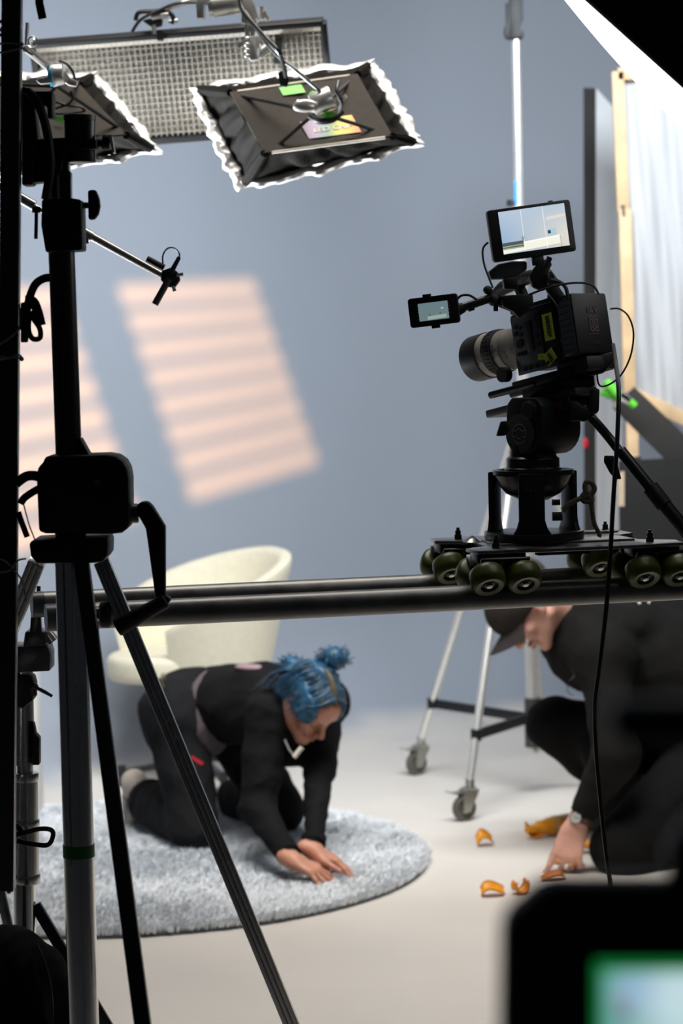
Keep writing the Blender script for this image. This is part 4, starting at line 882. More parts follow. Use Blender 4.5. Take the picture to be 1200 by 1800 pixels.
cbox('battery_line', (0.002, -0.0012, -0.0215), (0.034, 0.0008, 0.0012), 'printd', 0, bt)
text_on('battery_print', 'CORE', 0.009, cw(0.002, -0.0016, -0.040), RT, UP, 'printd', bt)
cbox('battery_plate', (0, 0.046, 0.0), (0.094, 0.012, 0.124), 'black', 0.003)
cbox('body', (0, 0.115, -0.005), (0.098, 0.130, 0.116), 'black', 0.006)
cbox('rear_grip_base', (0.012, 0.045, -0.078), (0.085, 0.09, 0.030), 'blackr', 0.008)
mb = MB(); poly_prism(mb, at(4.80), [(1028, 628), (1080, 618), (1080, 634), (1062, 656), (1036, 662), (1010, 652)], 0.05); mb.build('wrapped_connector', 'blackr', cc, bevel=0.006)
sp = cbox('side_panel', (-0.0495, 0.135, -0.004), (0.004, 0.082, 0.100), 'slate', 0.002)
cbox('lcd_strip', (-0.052, 0.128, 0.000), (0.002, 0.020, 0.062), 'black', 0.001, sp)
for (y, z, r) in ((0.164, 0.026, .0045), (0.152, 0.022, .0045), (0.166, 0.012, .005), (0.152, 0.008, .0045), (0.158, -0.010, .009), (0.165, -0.030, .0038), (0.156, -0.031, .0038), (0.147, -0.031, .0038), (0.108, 0.036, .005), (0.106, 0.018, .006), (0.108, -0.004, .005), (0.106, -0.02, .006)):
    MB().cyl(cw(-0.0512, y, z), cw(-0.0535, y, z), r, n=12).build('button', 'black', sp)
sp2 = cbox('lower_panel', (-0.0495, 0.12, -0.062), (0.004, 0.11, 0.020), 'slate', 0.002)
for k in range(5): MB().cyl(cw(-0.0512, 0.085 + k * 0.017, -0.062), cw(-0.0532, 0.085 + k * 0.017, -0.062), 0.0045, n=10).build('button', 'black', sp2)
# marked tapes
def tape(c, w_, h_, ang, txt, size):
    c = V(c); ey_l = V((0, math.cos(ang), math.sin(ang))); ez_l = V((0, -math.sin(ang), math.cos(ang)))
    q = [c + ey_l * a * w_ / 2 + ez_l * b * h_ / 2 for a, b in ((-1, -1), (1, -1), (1, 1), (-1, 1))]
    mb = MB(CMX); mb.hexa(q, [p + V((-0.0008, 0, 0)) for p in q]); o = mb.build('marked_tape', 'yell', cc)
    R3 = CMX.to_3x3(); text_on('tape_writing', txt, size, CMX @ (c + V((-0.0014, 0, 0))), R3 @ (-ez_l), R3 @ (-ey_l), 'ink', o, 0.0003)
tape((-0.0505, 0.072, 0.008), 0.028, 0.054, R(0), '#B005F', 0.0135)
tape((-0.0522, 0.078, -0.052), 0.030, 0.026, R(-28), '1002', 0.011)
tape((-0.0520, 0.100, -0.047), 0.022, 0.012, R(8), '-', 0.008)
# lens: rings along the optical axis
def ring(name, prof, m): MB().lathe(prof, cw(0.0, 0, -0.005), FW, 40).build(name, m, cc, smooth=30)
ring('lens_mount', [(0.0, .176), (0.034, .176), (0.034, .19), (0.0, .19)], 'blackm')
ring('lens_barrel', [(0.0, .188), (0.0375, .188), (0.040, .205), (0.040, .226), (0.041, .228), (0.041, .232), (0.0425, .234), (0.0435, .256), (0.0, .256)], 'lensw')
ring('zoom_ring', [(0.0, .254), (0.0455, .254), (0.0462, .262), (0.0462, .280), (0.0455, .283), (0.0, .283)], 'blackr')
ring('lens_barrel_band', [(0.0, .282), (0.0458, .282), (0.0465, .302), (0.0, .302)], 'lensw')
ring('lens_hood', [(0.0, .300), (0.0482, .300), (0.0482, .342), (0.047, .346), (0.045, .346), (0.044, .335), (0.0, .33)], 'black')
for k in range(36):
    a = 2 * PI * k / 36; c = cw(0.0463 * math.cos(a), 0.271, -0.005 + 0.0463 * math.sin(a))
    MB().box(c, (0.0022, 0.016, 0.0022), CMX.to_3x3() @ Euler((0, -a, 0)).to_matrix()).build('zoom_rib', 'blackr', cc)
for k, (y, txt) in enumerate(((.245, '70 100 135'), (.292, '2.5 3 5 m'), (.212, 'AF MF'))):
    a = R(184 + 8 * k); rr = 0.0445 if y < .25 else 0.0478
    n3 = CMX.to_3x3() @ V((math.cos(a), 0, math.sin(a))); d3 = CMX.to_3x3() @ V((-math.sin(a), 0, math.cos(a)))
    text_on('lens_print', txt, 0.0065, cw(rr * math.cos(a), y, -0.005 + rr * math.sin(a)), -d3, FW, 'ink', cc)
MB().cyl(cw(-0.046, 0.212, -0.062), cw(-0.062, 0.212, -0.062), 0.0155, n=18).build('rod_knob', 'blackr', cc)
cbox('base_plate', (0, 0.13, -0.088), (0.07, 0.17, 0.020), 'black', 0.003)
cbox('base_riser', (0, 0.12, -0.108), (0.06, 0.15, 0.022), 'black', 0.003)
for x in (-0.03, 0.03): MB().cyl(cw(x, 0.15, -0.092), cw(x, 0.285, -0.092), 0.0075, n=14).build('support_rod', 'blackm', cc)
# top cage and handle
L = at(4.83)
cbox('cage_top', (0, 0.12, 0.060), (0.09, 0.12, 0.012), 'black', 0.003)
mb = MB(); mb.tube([cw(0, 0.10, 0.068), cw(0, 0.088, 0.10), cw(0, 0.105, 0.122), cw(0, 0.16, 0.128), cw(0, 0.235, 0.122), cw(0, 0.27, 0.108)], [.011, .012, .0135, .0145, .0145, .012], 12); mb.build('top_handle', 'blackr', cc)
mb = MB(); mb.tube([cw(0, 0.17, 0.06), cw(0, 0.18, 0.09), cw(0, 0.19, 0.12)], [.013, .012, .012], 10); mb.build('handle_post', 'black', cc)
mb = MB(); poly_prism(mb, L, [(858, 478), (876, 464), (900, 459), (926, 459), (926, 474), (908, 486), (884, 490), (862, 491)], 0.06); mb.build('receiver_tray', 'slate', cc, bevel=0.004)
mb = MB(); poly_prism(mb, at(4.81), [(940, 470), (950, 458), (962, 455), (971, 464), (964, 476), (963, 506), (954, 512), (936, 504), (930, 486)], 0.04); mb.build('monitor_bracket', 'black', cc, bevel=0.004)
mb = MB(); poly_prism(mb, at(4.82), [(884, 490), (908, 488), (912, 508), (886, 508)], 0.04); mb.build('tray_foot', 'black', cc, bevel=0.003)
mb = MB(); poly_prism(mb, at(4.80), [(966, 498), (980, 500), (1000, 530), (1000, 548), (985, 545), (960, 510)], 0.03); mb.build('rear_arm', 'black', cc, bevel=0.003)
mb = MB(); poly_prism(mb, at(4.80), [(878, 520), (936, 516), (938, 535), (928, 545), (912, 560), (902, 548), (884, 540)], 0.04); mb.build('front_block', 'black', cc, bevel=0.004)
mb = MB(); mb.cyl(L(967, 486, -0.03), L(972, 484, -0.03), 0.009, n=14); mb.cyl(L(958, 470, -0.03), L(966, 452, -0.03), 0.006, n=10); mb.build('bracket_screw', 'blackm', cc)
mb = MB(); poly_prism(mb, at(4.79), [(915, 487), (924, 486), (927, 490), (917, 498)], 0.012); mb.build('alu_shim', 'alu', cc)
# cables on the camera
def cable(label, pts, r, Y=4.76, m='cable'):
    mb = MB(); mb.tube(crom([P(p[0], p[1], p[2] if len(p) > 2 else Y) for p in pts], 7), r, 8); return tag(mb.build('video_cable', m), label, 'cable')
cable('short thick black cable arching over the rear of the top handle', [(968, 492), (984, 496), (994, 506), (998, 524)], 0.0038, 4.78)
cable('thin black cable arching from the top handle to the battery top', [(930, 518), (962, 506), (1000, 498), (1030, 498), (1044, 504), (1052, 517)], 0.0022, 4.76)
cable('thin black cable looping out to the right behind the battery', [(1072, 543), (1088, 543), (1104, 556), (1113, 585), (1108, 625), (1092, 658), (1072, 675), (1056, 679), (1050, 668), (1049, 640)], 0.0018, 4.80)
cable('long thick black cable dropping from the battery past the pipes to the floor', [(1077, 606, 4.74), (1082, 640, 4.68), (1087, 690, 4.62), (1084, 780, 4.58), (1078, 870, 4.56), (1073, 960, 4.54), (1066, 1060, 4.53), (1052, 1180, 4.52), (1045, 1240, 4.52), (1047, 1320, 4.52), (1056, 1420, 4.52), (1066, 1510, 4.52), (1076, 1580, 4.52), (1086, 1700, 4.52), (1090, 1990, 4.52)], 0.0044)

# ---------------------------------------------------------------- monitors on the camera
def screen_mat(name, kind):
    m = bpy.data.materials.new(name); m.use_nodes = True; nt = m.node_tree; N = nt.nodes; Lk = nt.links; b = N['Principled BSDF']
    b.inputs['Base Color'].default_value = (0.01, 0.01, 0.01, 1); b.inputs['Roughness'].default_value = 0.25
    tc = N.new('ShaderNodeUVMap'); sx = N.new('ShaderNodeSeparateXYZ'); Lk.new(tc.outputs['UV'], sx.inputs[0]); X, Yv = sx.outputs['X'], sx.outputs['Y']
    def val(v): n = N.new('ShaderNodeValue'); n.outputs[0].default_value = v; return n.outputs[0]
    def mth(op, a, b2=None):
        n = N.new('ShaderNodeMath'); n.operation = op
        for i, q in enumerate((a, b2)):
            if q is None: continue
            if isinstance(q, (int, float)): n.inputs[i].default_value = q
            else: Lk.new(q, n.inputs[i])
        return n.outputs[0]
    def rgb(c): n = N.new('ShaderNodeRGB'); n.outputs[0].default_value = (*c, 1); return n.outputs[0]
    def mix(f, a, c):
        n = N.new('ShaderNodeMix'); n.data_type = 'RGBA'; n.clamp_factor = True
        Lk.new(f, n.inputs[0]); Lk.new(a, n.inputs[6]); Lk.new(c, n.inputs[7]); return n.outputs[2]
    def ramp(x, a, b2): n = N.new('ShaderNodeMapRange'); n.inputs['From Min'].default_value = a; n.inputs['From Max'].default_value = b2; Lk.new(x, n.inputs['Value']); return n.outputs['Result']
    def rect(x0, x1, y0, y1, soft=0.006, slope=0.0):
        y_ = mth('SUBTRACT', Yv, mth('MULTIPLY', X, slope))
        a = mth('MULTIPLY', ramp(X, x0 - soft, x0 + soft), ramp(X, x1 + soft, x1 - soft)); c = mth('MULTIPLY', ramp(y_, y0 - soft, y0 + soft), ramp(y_, y1 + soft, y1 - soft)); return mth('MULTIPLY', a, c)
    def blob(cx, cy, r, soft):
        dx = mth('SUBTRACT', X, cx); dy = mth('SUBTRACT', Yv, cy); d = mth('SQRT', mth('ADD', mth('MULTIPLY', dx, dx), mth('MULTIPLY', dy, dy))); return ramp(d, r + soft, r - soft)
    if kind == 'big':
        c = mix(ramp(X, 0.0, 1.0), rgb((0.30, 0.44, 0.62)), rgb((0.70, 0.67, 0.60)))
        c = mix(ramp(Yv, 0.35, 1.0), c, rgb((0.45, 0.55, 0.66)))
        c = mix(rect(0.70, 1.0, 0.60, 0.66, 0.03, 0.1), c, rgb((0.78, 0.70, 0.62)))
        c = mix(rect(0.71, 0.83, 0.24, 0.46, 0.015), c, rgb((0.42, 0.58, 0.64)))       # blue chair shape
        c = mix(rect(0.0, 0.90, 0.0, 0.20, 0.004, 0.10), c, rgb((0.88, 0.87, 0.74)))  # white counter
        c = mix(rect(0.30, 0.90, 0.17, 0.195, 0.004, 0.10), c, rgb((0.98, 0.98, 0.95)))
        c = mix(rect(0.87, 0.895, 0.0, 0.28, 0.003), c, rgb((0.55, 0.53, 0.45)))
        c = mix(rect(0.0, 0.32, 0.10, 0.26, 0.006, 0.03), c, rgb((0.09, 0.09, 0.11)))
        c = mix(rect(0.0, 0.32, 0.155, 0.175, 0.008, 0.05), c, rgb((0.30, 0.55, 0.25)))
        c = mix(rect(0.0, 0.32, 0.11, 0.13, 0.006, 0.02), c, rgb((0.40, 0.40, 0.38)))
        c = mix(rect(0.30, 0.345, 0.26, 0.36, 0.008), c, rgb((0.22, 0.28, 0.32)))
        c = mix(rect(0.70, 0.745, 0.34, 0.42, 0.006), c, rgb((0.02, 0.05, 0.08)))
        for x0 in (0.335, 0.665): c = mix(rect(x0 - 0.003, x0 + 0.003, -1, 2, 0.001), c, rgb((0.95, 0.95, 0.92)))
        st = 1.05
    elif kind == 'small':
        c = mix(ramp(Yv, 0.1, 1.0), rgb((0.14, 0.20, 0.21)), rgb((0.13, 0.20, 0.22)))
        c = mix(rect(0.28, 0.92, 0.02, 0.22, 0.01, 0.06), c, rgb((0.30, 0.38, 0.34)))
        c = mix(blob(0.80, 0.62, 0.05, 0.02), c, rgb((0.36, 0.46, 0.44)))
        c = mix(blob(0.36, 0.30, 0.03, 0.01), c, rgb((0.03, 0.05, 0.05)))
        c = mix(blob(0.72, 0.34, 0.03, 0.01), c, rgb((0.03, 0.05, 0.05)))
        st = 1.0
    else:
        c = mix(ramp(X, 0.02, 0.42), rgb((0.10, 0.36, 0.32)), rgb((0.55, 0.75, 0.80)))
        c = mix(blob(0.21, 0.84, 0.07, 0.10), c, rgb((0.36, 0.54, 0.80)))
        c = mix(blob(0.40, 0.80, 0.08, 0.12), c, rgb((0.66, 0.86, 0.92)))
        c = mix(blob(0.15, 0.73, 0.025, 0.03), c, rgb((0.10, 0.09, 0.12)))
        c = mix(blob(0.13, 0.79, 0.02, 0.03), c, rgb((0.40, 0.26, 0.34)))
        g = mth('MAXIMUM', ramp(X, 0.045, 0.030), ramp(Yv, 0.940, 0.955))
        c = mix(g, c, rgb((0.004, 0.22, 0.04))); st = 0.85
    Lk.new(c, b.inputs['Emission Color']); b.inputs['Emission Strength'].default_value = st
    return m
def panel(name, q, nrm, m, parent):
    """lit panel with uv; q = bottom-left, bottom-right, top-right, top-left"""
    me = bpy.data.meshes.new(name); iv = MINV[parent.name]
    me.from_pydata([tuple(iv @ p) for p in q], [], [(0, 1, 2, 3)]); uv = me.uv_layers.new(name='UVMap')
    for i, c in enumerate(((0, 0), (1, 0), (1, 1), (0, 1))): uv.data[i].uv = c
    me.materials.append(m); o = bpy.data.objects.new(name, me); C.objects.link(o); o.parent = parent; MINV[o.name] = iv; return o
def monitor(name, label, c, ex, ey, w_, h_, th, sw, sh, sx, sy, smat, frame_m='black'):
    ex = V(ex).normalized(); ey = V(ey); ey = (ey - ex * ey.dot(ex)).normalized(); ez = ex.cross(ey)   # ez toward viewer
    m4 = mtx(c, ex, ey, ez); t = thing(name, label, 'monitor', mat4=m4)
    mb = MB(); mb.prism(rrect(w_, h_, 0.006), V(c) - ez * th, ex, ey, th); mb.build('housing', frame_m, t, bevel=0.002)
    o = V(c) + ex * sx + ey * sy + ez * 0.0006
    panel('screen', [o - ex * sw / 2 - ey * sh / 2, o + ex * sw / 2 - ey * sh / 2, o + ex * sw / 2 + ey * sh / 2, o - ex * sw / 2 + ey * sh / 2], ez, smat, t)
    return t, ex, ey, ez
a, b, c_, d = P(857, 370, 4.80), P(1004, 350, 4.82), P(1010, 441, 4.82), P(867, 462, 4.80)
cen = (a + b + c_ + d) / 4; ex = (b - a + c_ - d).normalized(); ey = (a - d + b - c_).normalized()
wM, hM = ((b - a).length + (c_ - d).length) / 2, ((a - d).length + (b - c_).length) / 2
t, ex, ey, ez = monitor('field_monitor', 'large bright field monitor on top of the cinema camera', cen, ex, ey, wM, hM, 0.022, wM * 0.80, hM * 0.815, wM * 0.026, 0.0035, screen_mat('monitor_picture', 'big'))
for k in range(18): MB().box(cen - ex * (wM / 2 + 0.0002) + ey * (hM * (-0.36 + 0.04 * k)) - ez * 0.010, (0.0012, 0.002, 0.012), mtx((0, 0, 0), ex, ey, ez).to_3x3()).build('vent_rib', 'slate', t)
MB().box(cen + ex * wM * 0.28 + ey * (hM / 2 + 0.0012) - ez * 0.01, (0.008, 0.003, 0.006), mtx((0, 0, 0), ex, ey, ez).to_3x3()).build('top_button', 'dgrey', t)
mb = MB(); mb.box(cen + ex * 0.006 - ey * (hM / 2 + 0.008) - ez * 0.012, (0.022, 0.018, 0.018), mtx((0, 0, 0), ex, ey, ez).to_3x3()); mb.build('mount_foot', 'black', t, bevel=0.002)
cable('thin black cable curling from the left side of the large field monitor to the arm', [(858, 426), (850, 434), (848, 446), (851, 466), (858, 486), (866, 506)], 0.0020, 4.79)
a, b, c_, d = P(714, 526, 4.80), P(801, 516, 4.78), P(808, 566, 4.78), P(724, 577, 4.80)
cen = (a + b + c_ + d) / 4; ex = (b - a + c_ - d).normalized(); ey = (a - d + b - c_).normalized(); wM, hM = (b - a).length, (a - d).length
t, ex, ey, ez = monitor('camera_display', 'small dim camera display on an arm left of the camera', cen, ex, ey, wM, hM, 0.014, wM * 0.60, hM * 0.60, wM * 0.0, -0.0005, screen_mat('display_picture', 'small'))
R3 = mtx((0, 0, 0), ex, ey, ez).to_3x3()
mb = MB(); mb.box(cen - ex * 0.011 + ey * (hM / 2 + 0.002) - ez * 0.007, (0.016, 0.006, 0.012), R3); mb.build('top_clamp', 'black', t, bevel=0.001)
mb = MB(); mb.box(cen + ex * 0.0 - ey * (hM / 2 + 0.002) - ez * 0.007, (0.016, 0.007, 0.012), R3); mb.build('bottom_clamp', 'black', t, bevel=0.001)
for k in range(5):
    for s_ in (-1, 1):
        MB().box(cen + ex * s_ * wM * 0.315 + ey * hM * (-0.22 + 0.11 * k) + ez * 0.0008, (0.003, 0.0014, 0.0004), R3).build('edge_mark', 'printw', t)
t = thing('monitor_arm', 'black articulated arm carrying the small camera display', 'arm', P(868, 528, 4.82))
L = at(4.80)
mb = MB(); mb.cyl(L(800, 546, 0.01), L(815, 540, 0.01), 0.014, 0.010, n=14); mb.build('tilt_joint', 'black', t)
MB().cyl(L(812, 541, 0.01), L(862, 524, 0.02), 0.0085, n=12).build('tube', 'blackm', t)
mb = MB(); mb.ell(L(868, 527, 0.02), (0.0135, 0.013, 0.013)); mb.build('ball_joint', 'blackr', t)
mb = MB(); mb.ell(L(857, 510, 0.02), (0.0095, 0.009, 0.009)); mb.build('knob', 'blackr', t)
mb = MB(); mb.cyl(L(871, 534, 0.02), L(871, 547, 0.02), 0.0048, n=10); mb.build('stud', 'blackm', t)
mb = MB(); mb.tube([L(868, 527, 0.02), L(880, 530, 0.03), L(900, 536, 0.04)], [0.011, 0.012, 0.014], 10); mb.build('base_link', 'black', t)
mb = MB(); poly_prism(mb, at(4.79), [(822, 543), (834, 540), (834, 545), (824, 548)], 0.01); mb.build('lock_tab', 'black', t)
cable('short black cable arching above the arm of the small display', [(802, 528), (810, 520), (824, 519), (838, 527)], 0.0024, 4.80)
# ================================================================== the set behind
# ---------------------------------------------------------------- round shag rug
RE = Pz(748, 1516, 0.02); RC = Pz(214, 1520, 0.0); RC.z = 0; RR = (V((RE.x, RE.y, 0)) - RC).length
rug = thing('shag_rug', 'round ice-blue shag rug on the studio floor under the kneeling woman', 'rug', RC)
mb = MB(); mb.lathe([(0, 0.001), (RR, 0.001), (RR, 0.010), (0, 0.010)], RC, V((0, 0, 1)), 96); mb.build('backing', 'rugb', rug)
rs = np.random.RandomState(11); nb = 120000
rr = RR * np.sqrt(rs.rand(nb)) * 1.0; th = rs.rand(nb) * 2 * PI
bx, by = RC.x + rr * np.cos(th), RC.y + rr * np.sin(th)
keep = bx > -0.155 * by - 0.1; bx, by, rr, th = bx[keep], by[keep], rr[keep], th[keep]; nb = len(bx)
def nz(x, y, f, sd):
    r0 = np.random.RandomState(sd); o = np.zeros_like(x)
    for i in range(5):
        a = r0.rand() * 6.28; o += np.sin(f * (0.6 + 0.3 * i) * (x * math.cos(a) + y * math.sin(a)) + r0.rand() * 6.28 + 0.8 * np.sin(f * 0.5 * (y * math.cos(a) - x * math.sin(a)) + i))
    return o / 3
la = nz(bx, by, 7, 1) * 1.0 + nz(bx, by, 90, 2) * 0.5 + rs.normal(size=nb) * 0.8; ln = 0.027 * (0.75 + 0.5 * rs.rand(nb)) * (1 + 0.16 * nz(bx, by, 30, 3)); tilt = 0.45 + 0.4 * rs.rand(nb)
dx, dy = np.cos(la) * tilt * ln, np.sin(la) * tilt * ln
edge = rr > RR - 0.03; dx[edge] = np.cos(th[edge]) * 0.6 * ln[edge]; dy[edge] = np.sin(th[edge]) * 0.6 * ln[edge]
hz = ln * np.sqrt(np.clip(1 - tilt ** 2 * 0.8, 0.15, 1)); wa = rs.rand(nb) * PI; wx, wy = np.cos(wa) * 0.0026, np.sin(wa) * 0.0026
z0 = np.full(nb, 0.008)
A_ = np.stack([np.stack([bx - wx, by - wy, z0], 1), np.stack([bx + wx, by + wy, z0], 1), np.stack([bx + dx * .55 + wx * .8, by + dy * .55 + wy * .8, z0 + hz * .72], 1), np.stack([bx + dx * .55 - wx * .8, by + dy * .55 - wy * .8, z0 + hz * .72], 1), np.stack([bx + dx, by + dy, z0 + hz * .95], 1)], 1)
vs = A_.reshape(-1, 3); i0 = np.arange(nb) * 5
fs = np.concatenate([np.stack([i0, i0 + 1, i0 + 2, i0 + 3], 1), np.stack([i0 + 3, i0 + 2, i0 + 4, i0 + 4], 1)])
tri = np.concatenate([np.stack([i0, i0 + 1, i0 + 2], 1), np.stack([i0, i0 + 2, i0 + 3], 1), np.stack([i0 + 3, i0 + 2, i0 + 4], 1)])
pile = raw_obj('pile', vs, tri, 'rug', rug); tag(pile, kind='stuff')

# ---------------------------------------------------------------- tub chair
CC = Pz(352, 1372, 0.0); CC.z = 0
ch = thing('tub_chair', 'cream upholstered tub chair with curved back, behind the kneeling woman', 'chair', CC)
fd = V((-0.83, -0.56, 0)).normalized(); sd_ = V((-fd.y, fd.x, 0))
def shell(th, v, off):
    """th: 0 at the back, +-1 at the arm fronts"""
    a = th * R(142); top = 0.875 - 0.26 * (abs(th) ** 1.7); bot = 0.40
    z = bot + (top - bot) * v; r = 0.245 + 0.105 * ((z - 0.40) / 0.47) + off
    d = -fd * math.cos(a) + sd_ * math.sin(a)
    return CC + d * r + V((0, 0, z)) + fd * 0.0
mb = MB()
nu, nv = 48, 12; ring_ = []
vsx = []; 
sect = [(v, 0.028) for v in np.linspace(0, 0.96, nv)] + [(1.0, 0.022), (1.012, 0.0), (1.0, -0.022)] + [(v, -0.028) for v in np.linspace(0.96, 0, nv)]
for i in range(nu + 1):
    th = -1 + 2 * i / nu
    for (v, off) in sect: vsx.append(shell(th, v, off))
ns = len(sect)
fsx = [(i * ns + k, (i + 1) * ns + k, (i + 1) * ns + (k + 1) % ns, i * ns + (k + 1) % ns) for i in range(nu) for k in range(ns)] + [tuple(range(ns)), tuple(nu * ns + k for k in range(ns - 1, -1, -1))]
mb.add(vsx, fsx); mb.build('back_shell', 'cream', ch, smooth=60)
pts = [(0.235 * math.cos(a) * (1.0 if math.cos(a) < 0 else 1.25) , 0.225 * math.sin(a)) for a in np.linspace(0, 2 * PI, 41)[:-1]]
pts = [(math.copysign(abs(x / 0.29) ** 0.8, x) * 0.29, y) for x, y in pts]
mb = MB(); mb.prism(pts, CC + fd * 0.07 + V((0, 0, 0.41)), fd, sd_, 0.10); mb.build('seat_cushion', 'cream', ch, bevel=0.03, seg=4, smooth=60)
mb = MB(); mb.lathe([(0.0, 0.375), (0.20, 0.375), (0.245, 0.40), (0.245, 0.415), (0, 0.415)], CC, V((0, 0, 1)), 32); mb.build('seat_base', 'cream', ch, smooth=60)
MB().cyl(CC + V((0, 0, 0.07)), CC + V((0, 0, 0.378)), 0.025, n=16).build('swivel_column', 'blackm', ch)
for k in range(4):
    a = R(20 + 90 * k); d = V((math.cos(a), math.sin(a), 0)); e = CC + d * 0.31
    MB().tube([CC + d * 0.02 + V((0, 0, 0.085)), e + V((0, 0, 0.055))], 1.0, sect=sec(0.035, 0.022), up=(0, 0, 1)).build('base_arm', 'blackm', ch, bevel=0.003)
    mb = MB(); mb.cyl(e + V((0, 0, 0.002)), e + V((0, 0, 0.05)), 0.016, n=12); mb.box(e + V((0, 0, 0.065)), (0.03, 0.03, 0.035)); mb.build('foot_glide', 'blackr', ch)

# ---------------------------------------------------------------- white pedestal at the left
b = Pz(52, 1438, 0.0); mb = MB(); t = thing('pedestal', 'slim white pedestal standing behind the tube stand at the left', 'pedestal', b)
mb.box(b + V((-0.035, 0.05, 0.27)), (0.145, 0.12, 0.54)); mb.build('column', 'white', t, bevel=0.004)
mb = MB(); mb.box(b + V((-0.035, 0.05, 0.55)), (0.16, 0.14, 0.02)); mb.build('top_board', 'white', t, bevel=0.003)

# ---------------------------------------------------------------- rolling stand with castors
YQ = 8.75
c1, c2 = Pz(732, 1362, 0), Pz(816, 1443, 0)
top = P(912, 738, YQ); base = V((top.x + 0.012, YQ, 0)); bcol = P(937, 1322, YQ)
c3 = base + V((0.52, 0.05, 0))
rs_ = thing('rolling_stand', 'tall chrome rolling light stand with three castor legs behind the dolly', 'stand', V((base.x, base.y, 0)))
MB().cyl(P(904, -60, YQ), P(913, 420, YQ), 0.0165, n=20).build('riser', 'chromeb', rs_)
MB().cyl(P(911, 360, YQ), bcol, 0.0225, n=20).build('column', 'chromeb', rs_)
MB().cyl(bcol + V((0.035, 0.02, 0.0)), P(925, 900, YQ + 0.02) + V((0.02, 0, 0)), 0.010, n=14).build('side_tube', 'chromeb', rs_)
mb = MB(); poly_prism(mb, at(YQ - 0.021), [(903, 318), (908, 318), (909, 358), (904, 358)], 0.004); mb.build('blue_reflection', 'bluerefl', rs_)  # blue reflection on the pole, painted as a thin coloured strip
mb = MB(); poly_prism(mb, at(YQ - 0.03), [(889, 5), (899, 5), (898, 68), (889, 68), (886, 60), (886, 48), (890, 44)], 0.03); mb.build('lock_bracket', 'black', rs_, bevel=0.002)
mb = MB(); poly_prism(mb, at(YQ - 0.035), [(896, -20), (918, -20), (919, 34), (912, 50), (920, 56), (920, 66), (896, 68)], 0.05); mb.build('lock_collar', 'black', rs_, bevel=0.003)
MB().cyl(P(899, 352, YQ), P(899, 362, YQ), 0.018, n=12).build('collar_ring', 'black', rs_)
MB().cyl(top + V((0, 0, -0.03)), top + V((0, 0, 0.04)), 0.034, n=18).build('leg_hub', 'chromed', rs_)
def castor(c, fdir):
    fdir = V(fdir).normalized(); ax = V((-fdir.y, fdir.x, 0)); wc = V((c.x, c.y, 0.045))
    w0 = MB().lathe([(0.0, -0.008), (0.012, -0.010), (0.012, -0.008), (0.03, -0.008), (0.034, -0.014), (0.042, -0.013), (0.045, -0.006), (0.045, 0.006), (0.042, 0.013), (0.034, 0.014), (0.03, 0.008), (0.012, 0.008), (0.012, 0.010), (0.0, 0.008)], wc, ax, 28).build('castor_wheel', 'castor', rs_, smooth=40)
    for s_ in (-1, 1): MB().cyl(wc + ax * s_ * 0.009, wc + ax * s_ * 0.012, 0.018, n=16).build('wheel_hub', 'castorh', w0)
    fk = None
    for s_ in (-1, 1):
        o = wc + ax * s_ * 0.020
        a = [o + fdir * x + V((0, 0, z)) for x, z in ((-0.014, -0.012), (0.012, -0.012), (0.045, 0.05), (0.05, 0.066), (-0.005, 0.066), (-0.018, 0.02))]; b2 = [p + ax * s_ * 0.003 for p in a]; n = 6
        MB().add(a + b2, [tuple(range(n)), tuple(range(2 * n - 1, n - 1, -1))] + [(k, n + k, n + (k + 1) % n, (k + 1) % n) for k in range(n)]).build('castor_fork', 'castorh', rs_)
    mb = MB(); mb.box(wc + fdir * 0.022 + V((0, 0, 0.067)), (0.05, 0.05, 0.006)); mb.build('castor_plate', 'castorh', rs_)
    mb = MB(); mb.cyl(wc + fdir * 0.025 + V((0, 0, 0.068)), wc + fdir * 0.025 + V((0, 0, 0.10)), 0.017, n=14); mb.build('castor_stem', 'chromed', rs_)
    mb = MB(); mb.tube([wc + fdir * 0.0 + V((0, 0, 0.06)), wc - fdir * 0.04 + V((0, 0, 0.056)), wc - fdir * 0.068 + V((0, 0, 0.064))], 1.0, sect=[(0.002, 0.016), (-0.002, 0.016), (-0.002, -0.016), (0.002, -0.016)], up=(0, 0, 1)); mb.build('brake_pedal', 'castorh', rs_)
    return wc + fdir * 0.025 + V((0, 0, 0.09))
for c, fd_ in ((c1, (0.8, 0.6, 0)), (c2, (0.85, 0.5, 0)), (c3, (0.4, -0.9, 0))):
    e = castor(c, fd_); MB().cyl(e, top, 0.0145, n=18).build('leg', 'chromeb', rs_)
    f = e.lerp(top, 0.12 if c is not c2 else 0.125); d = V((bcol.x, bcol.y, f.z - 0.0))
    MB().tube([f, d], 1.0, sect=sec(0.034, 0.018), up=V((0, 1, 0))).build('brace_bar', 'black', rs_, bevel=0.002)
    MB().cyl(f - V((0, 0, 0.02)), f + V((0, 0, 0.02)), 0.019, n=14).build('brace_collar', 'black', rs_)
mb = MB(); mb.cyl(V((bcol.x, bcol.y, 0.18)), V((bcol.x, bcol.y, 0.36)), 0.030, n=16); mb.build('brace_hub', 'dgrey', rs_)
p = P(958, 1325, 8.9); mb = MB(); mb.box(V((p.x, p.y, 0.15)), (0.055, 0.05, 0.03)); tag(mb.build('floor_weight', 'blackr', None, bevel=0.004), 'small black block at the foot of the rolling stand column', 'weight') if False else None

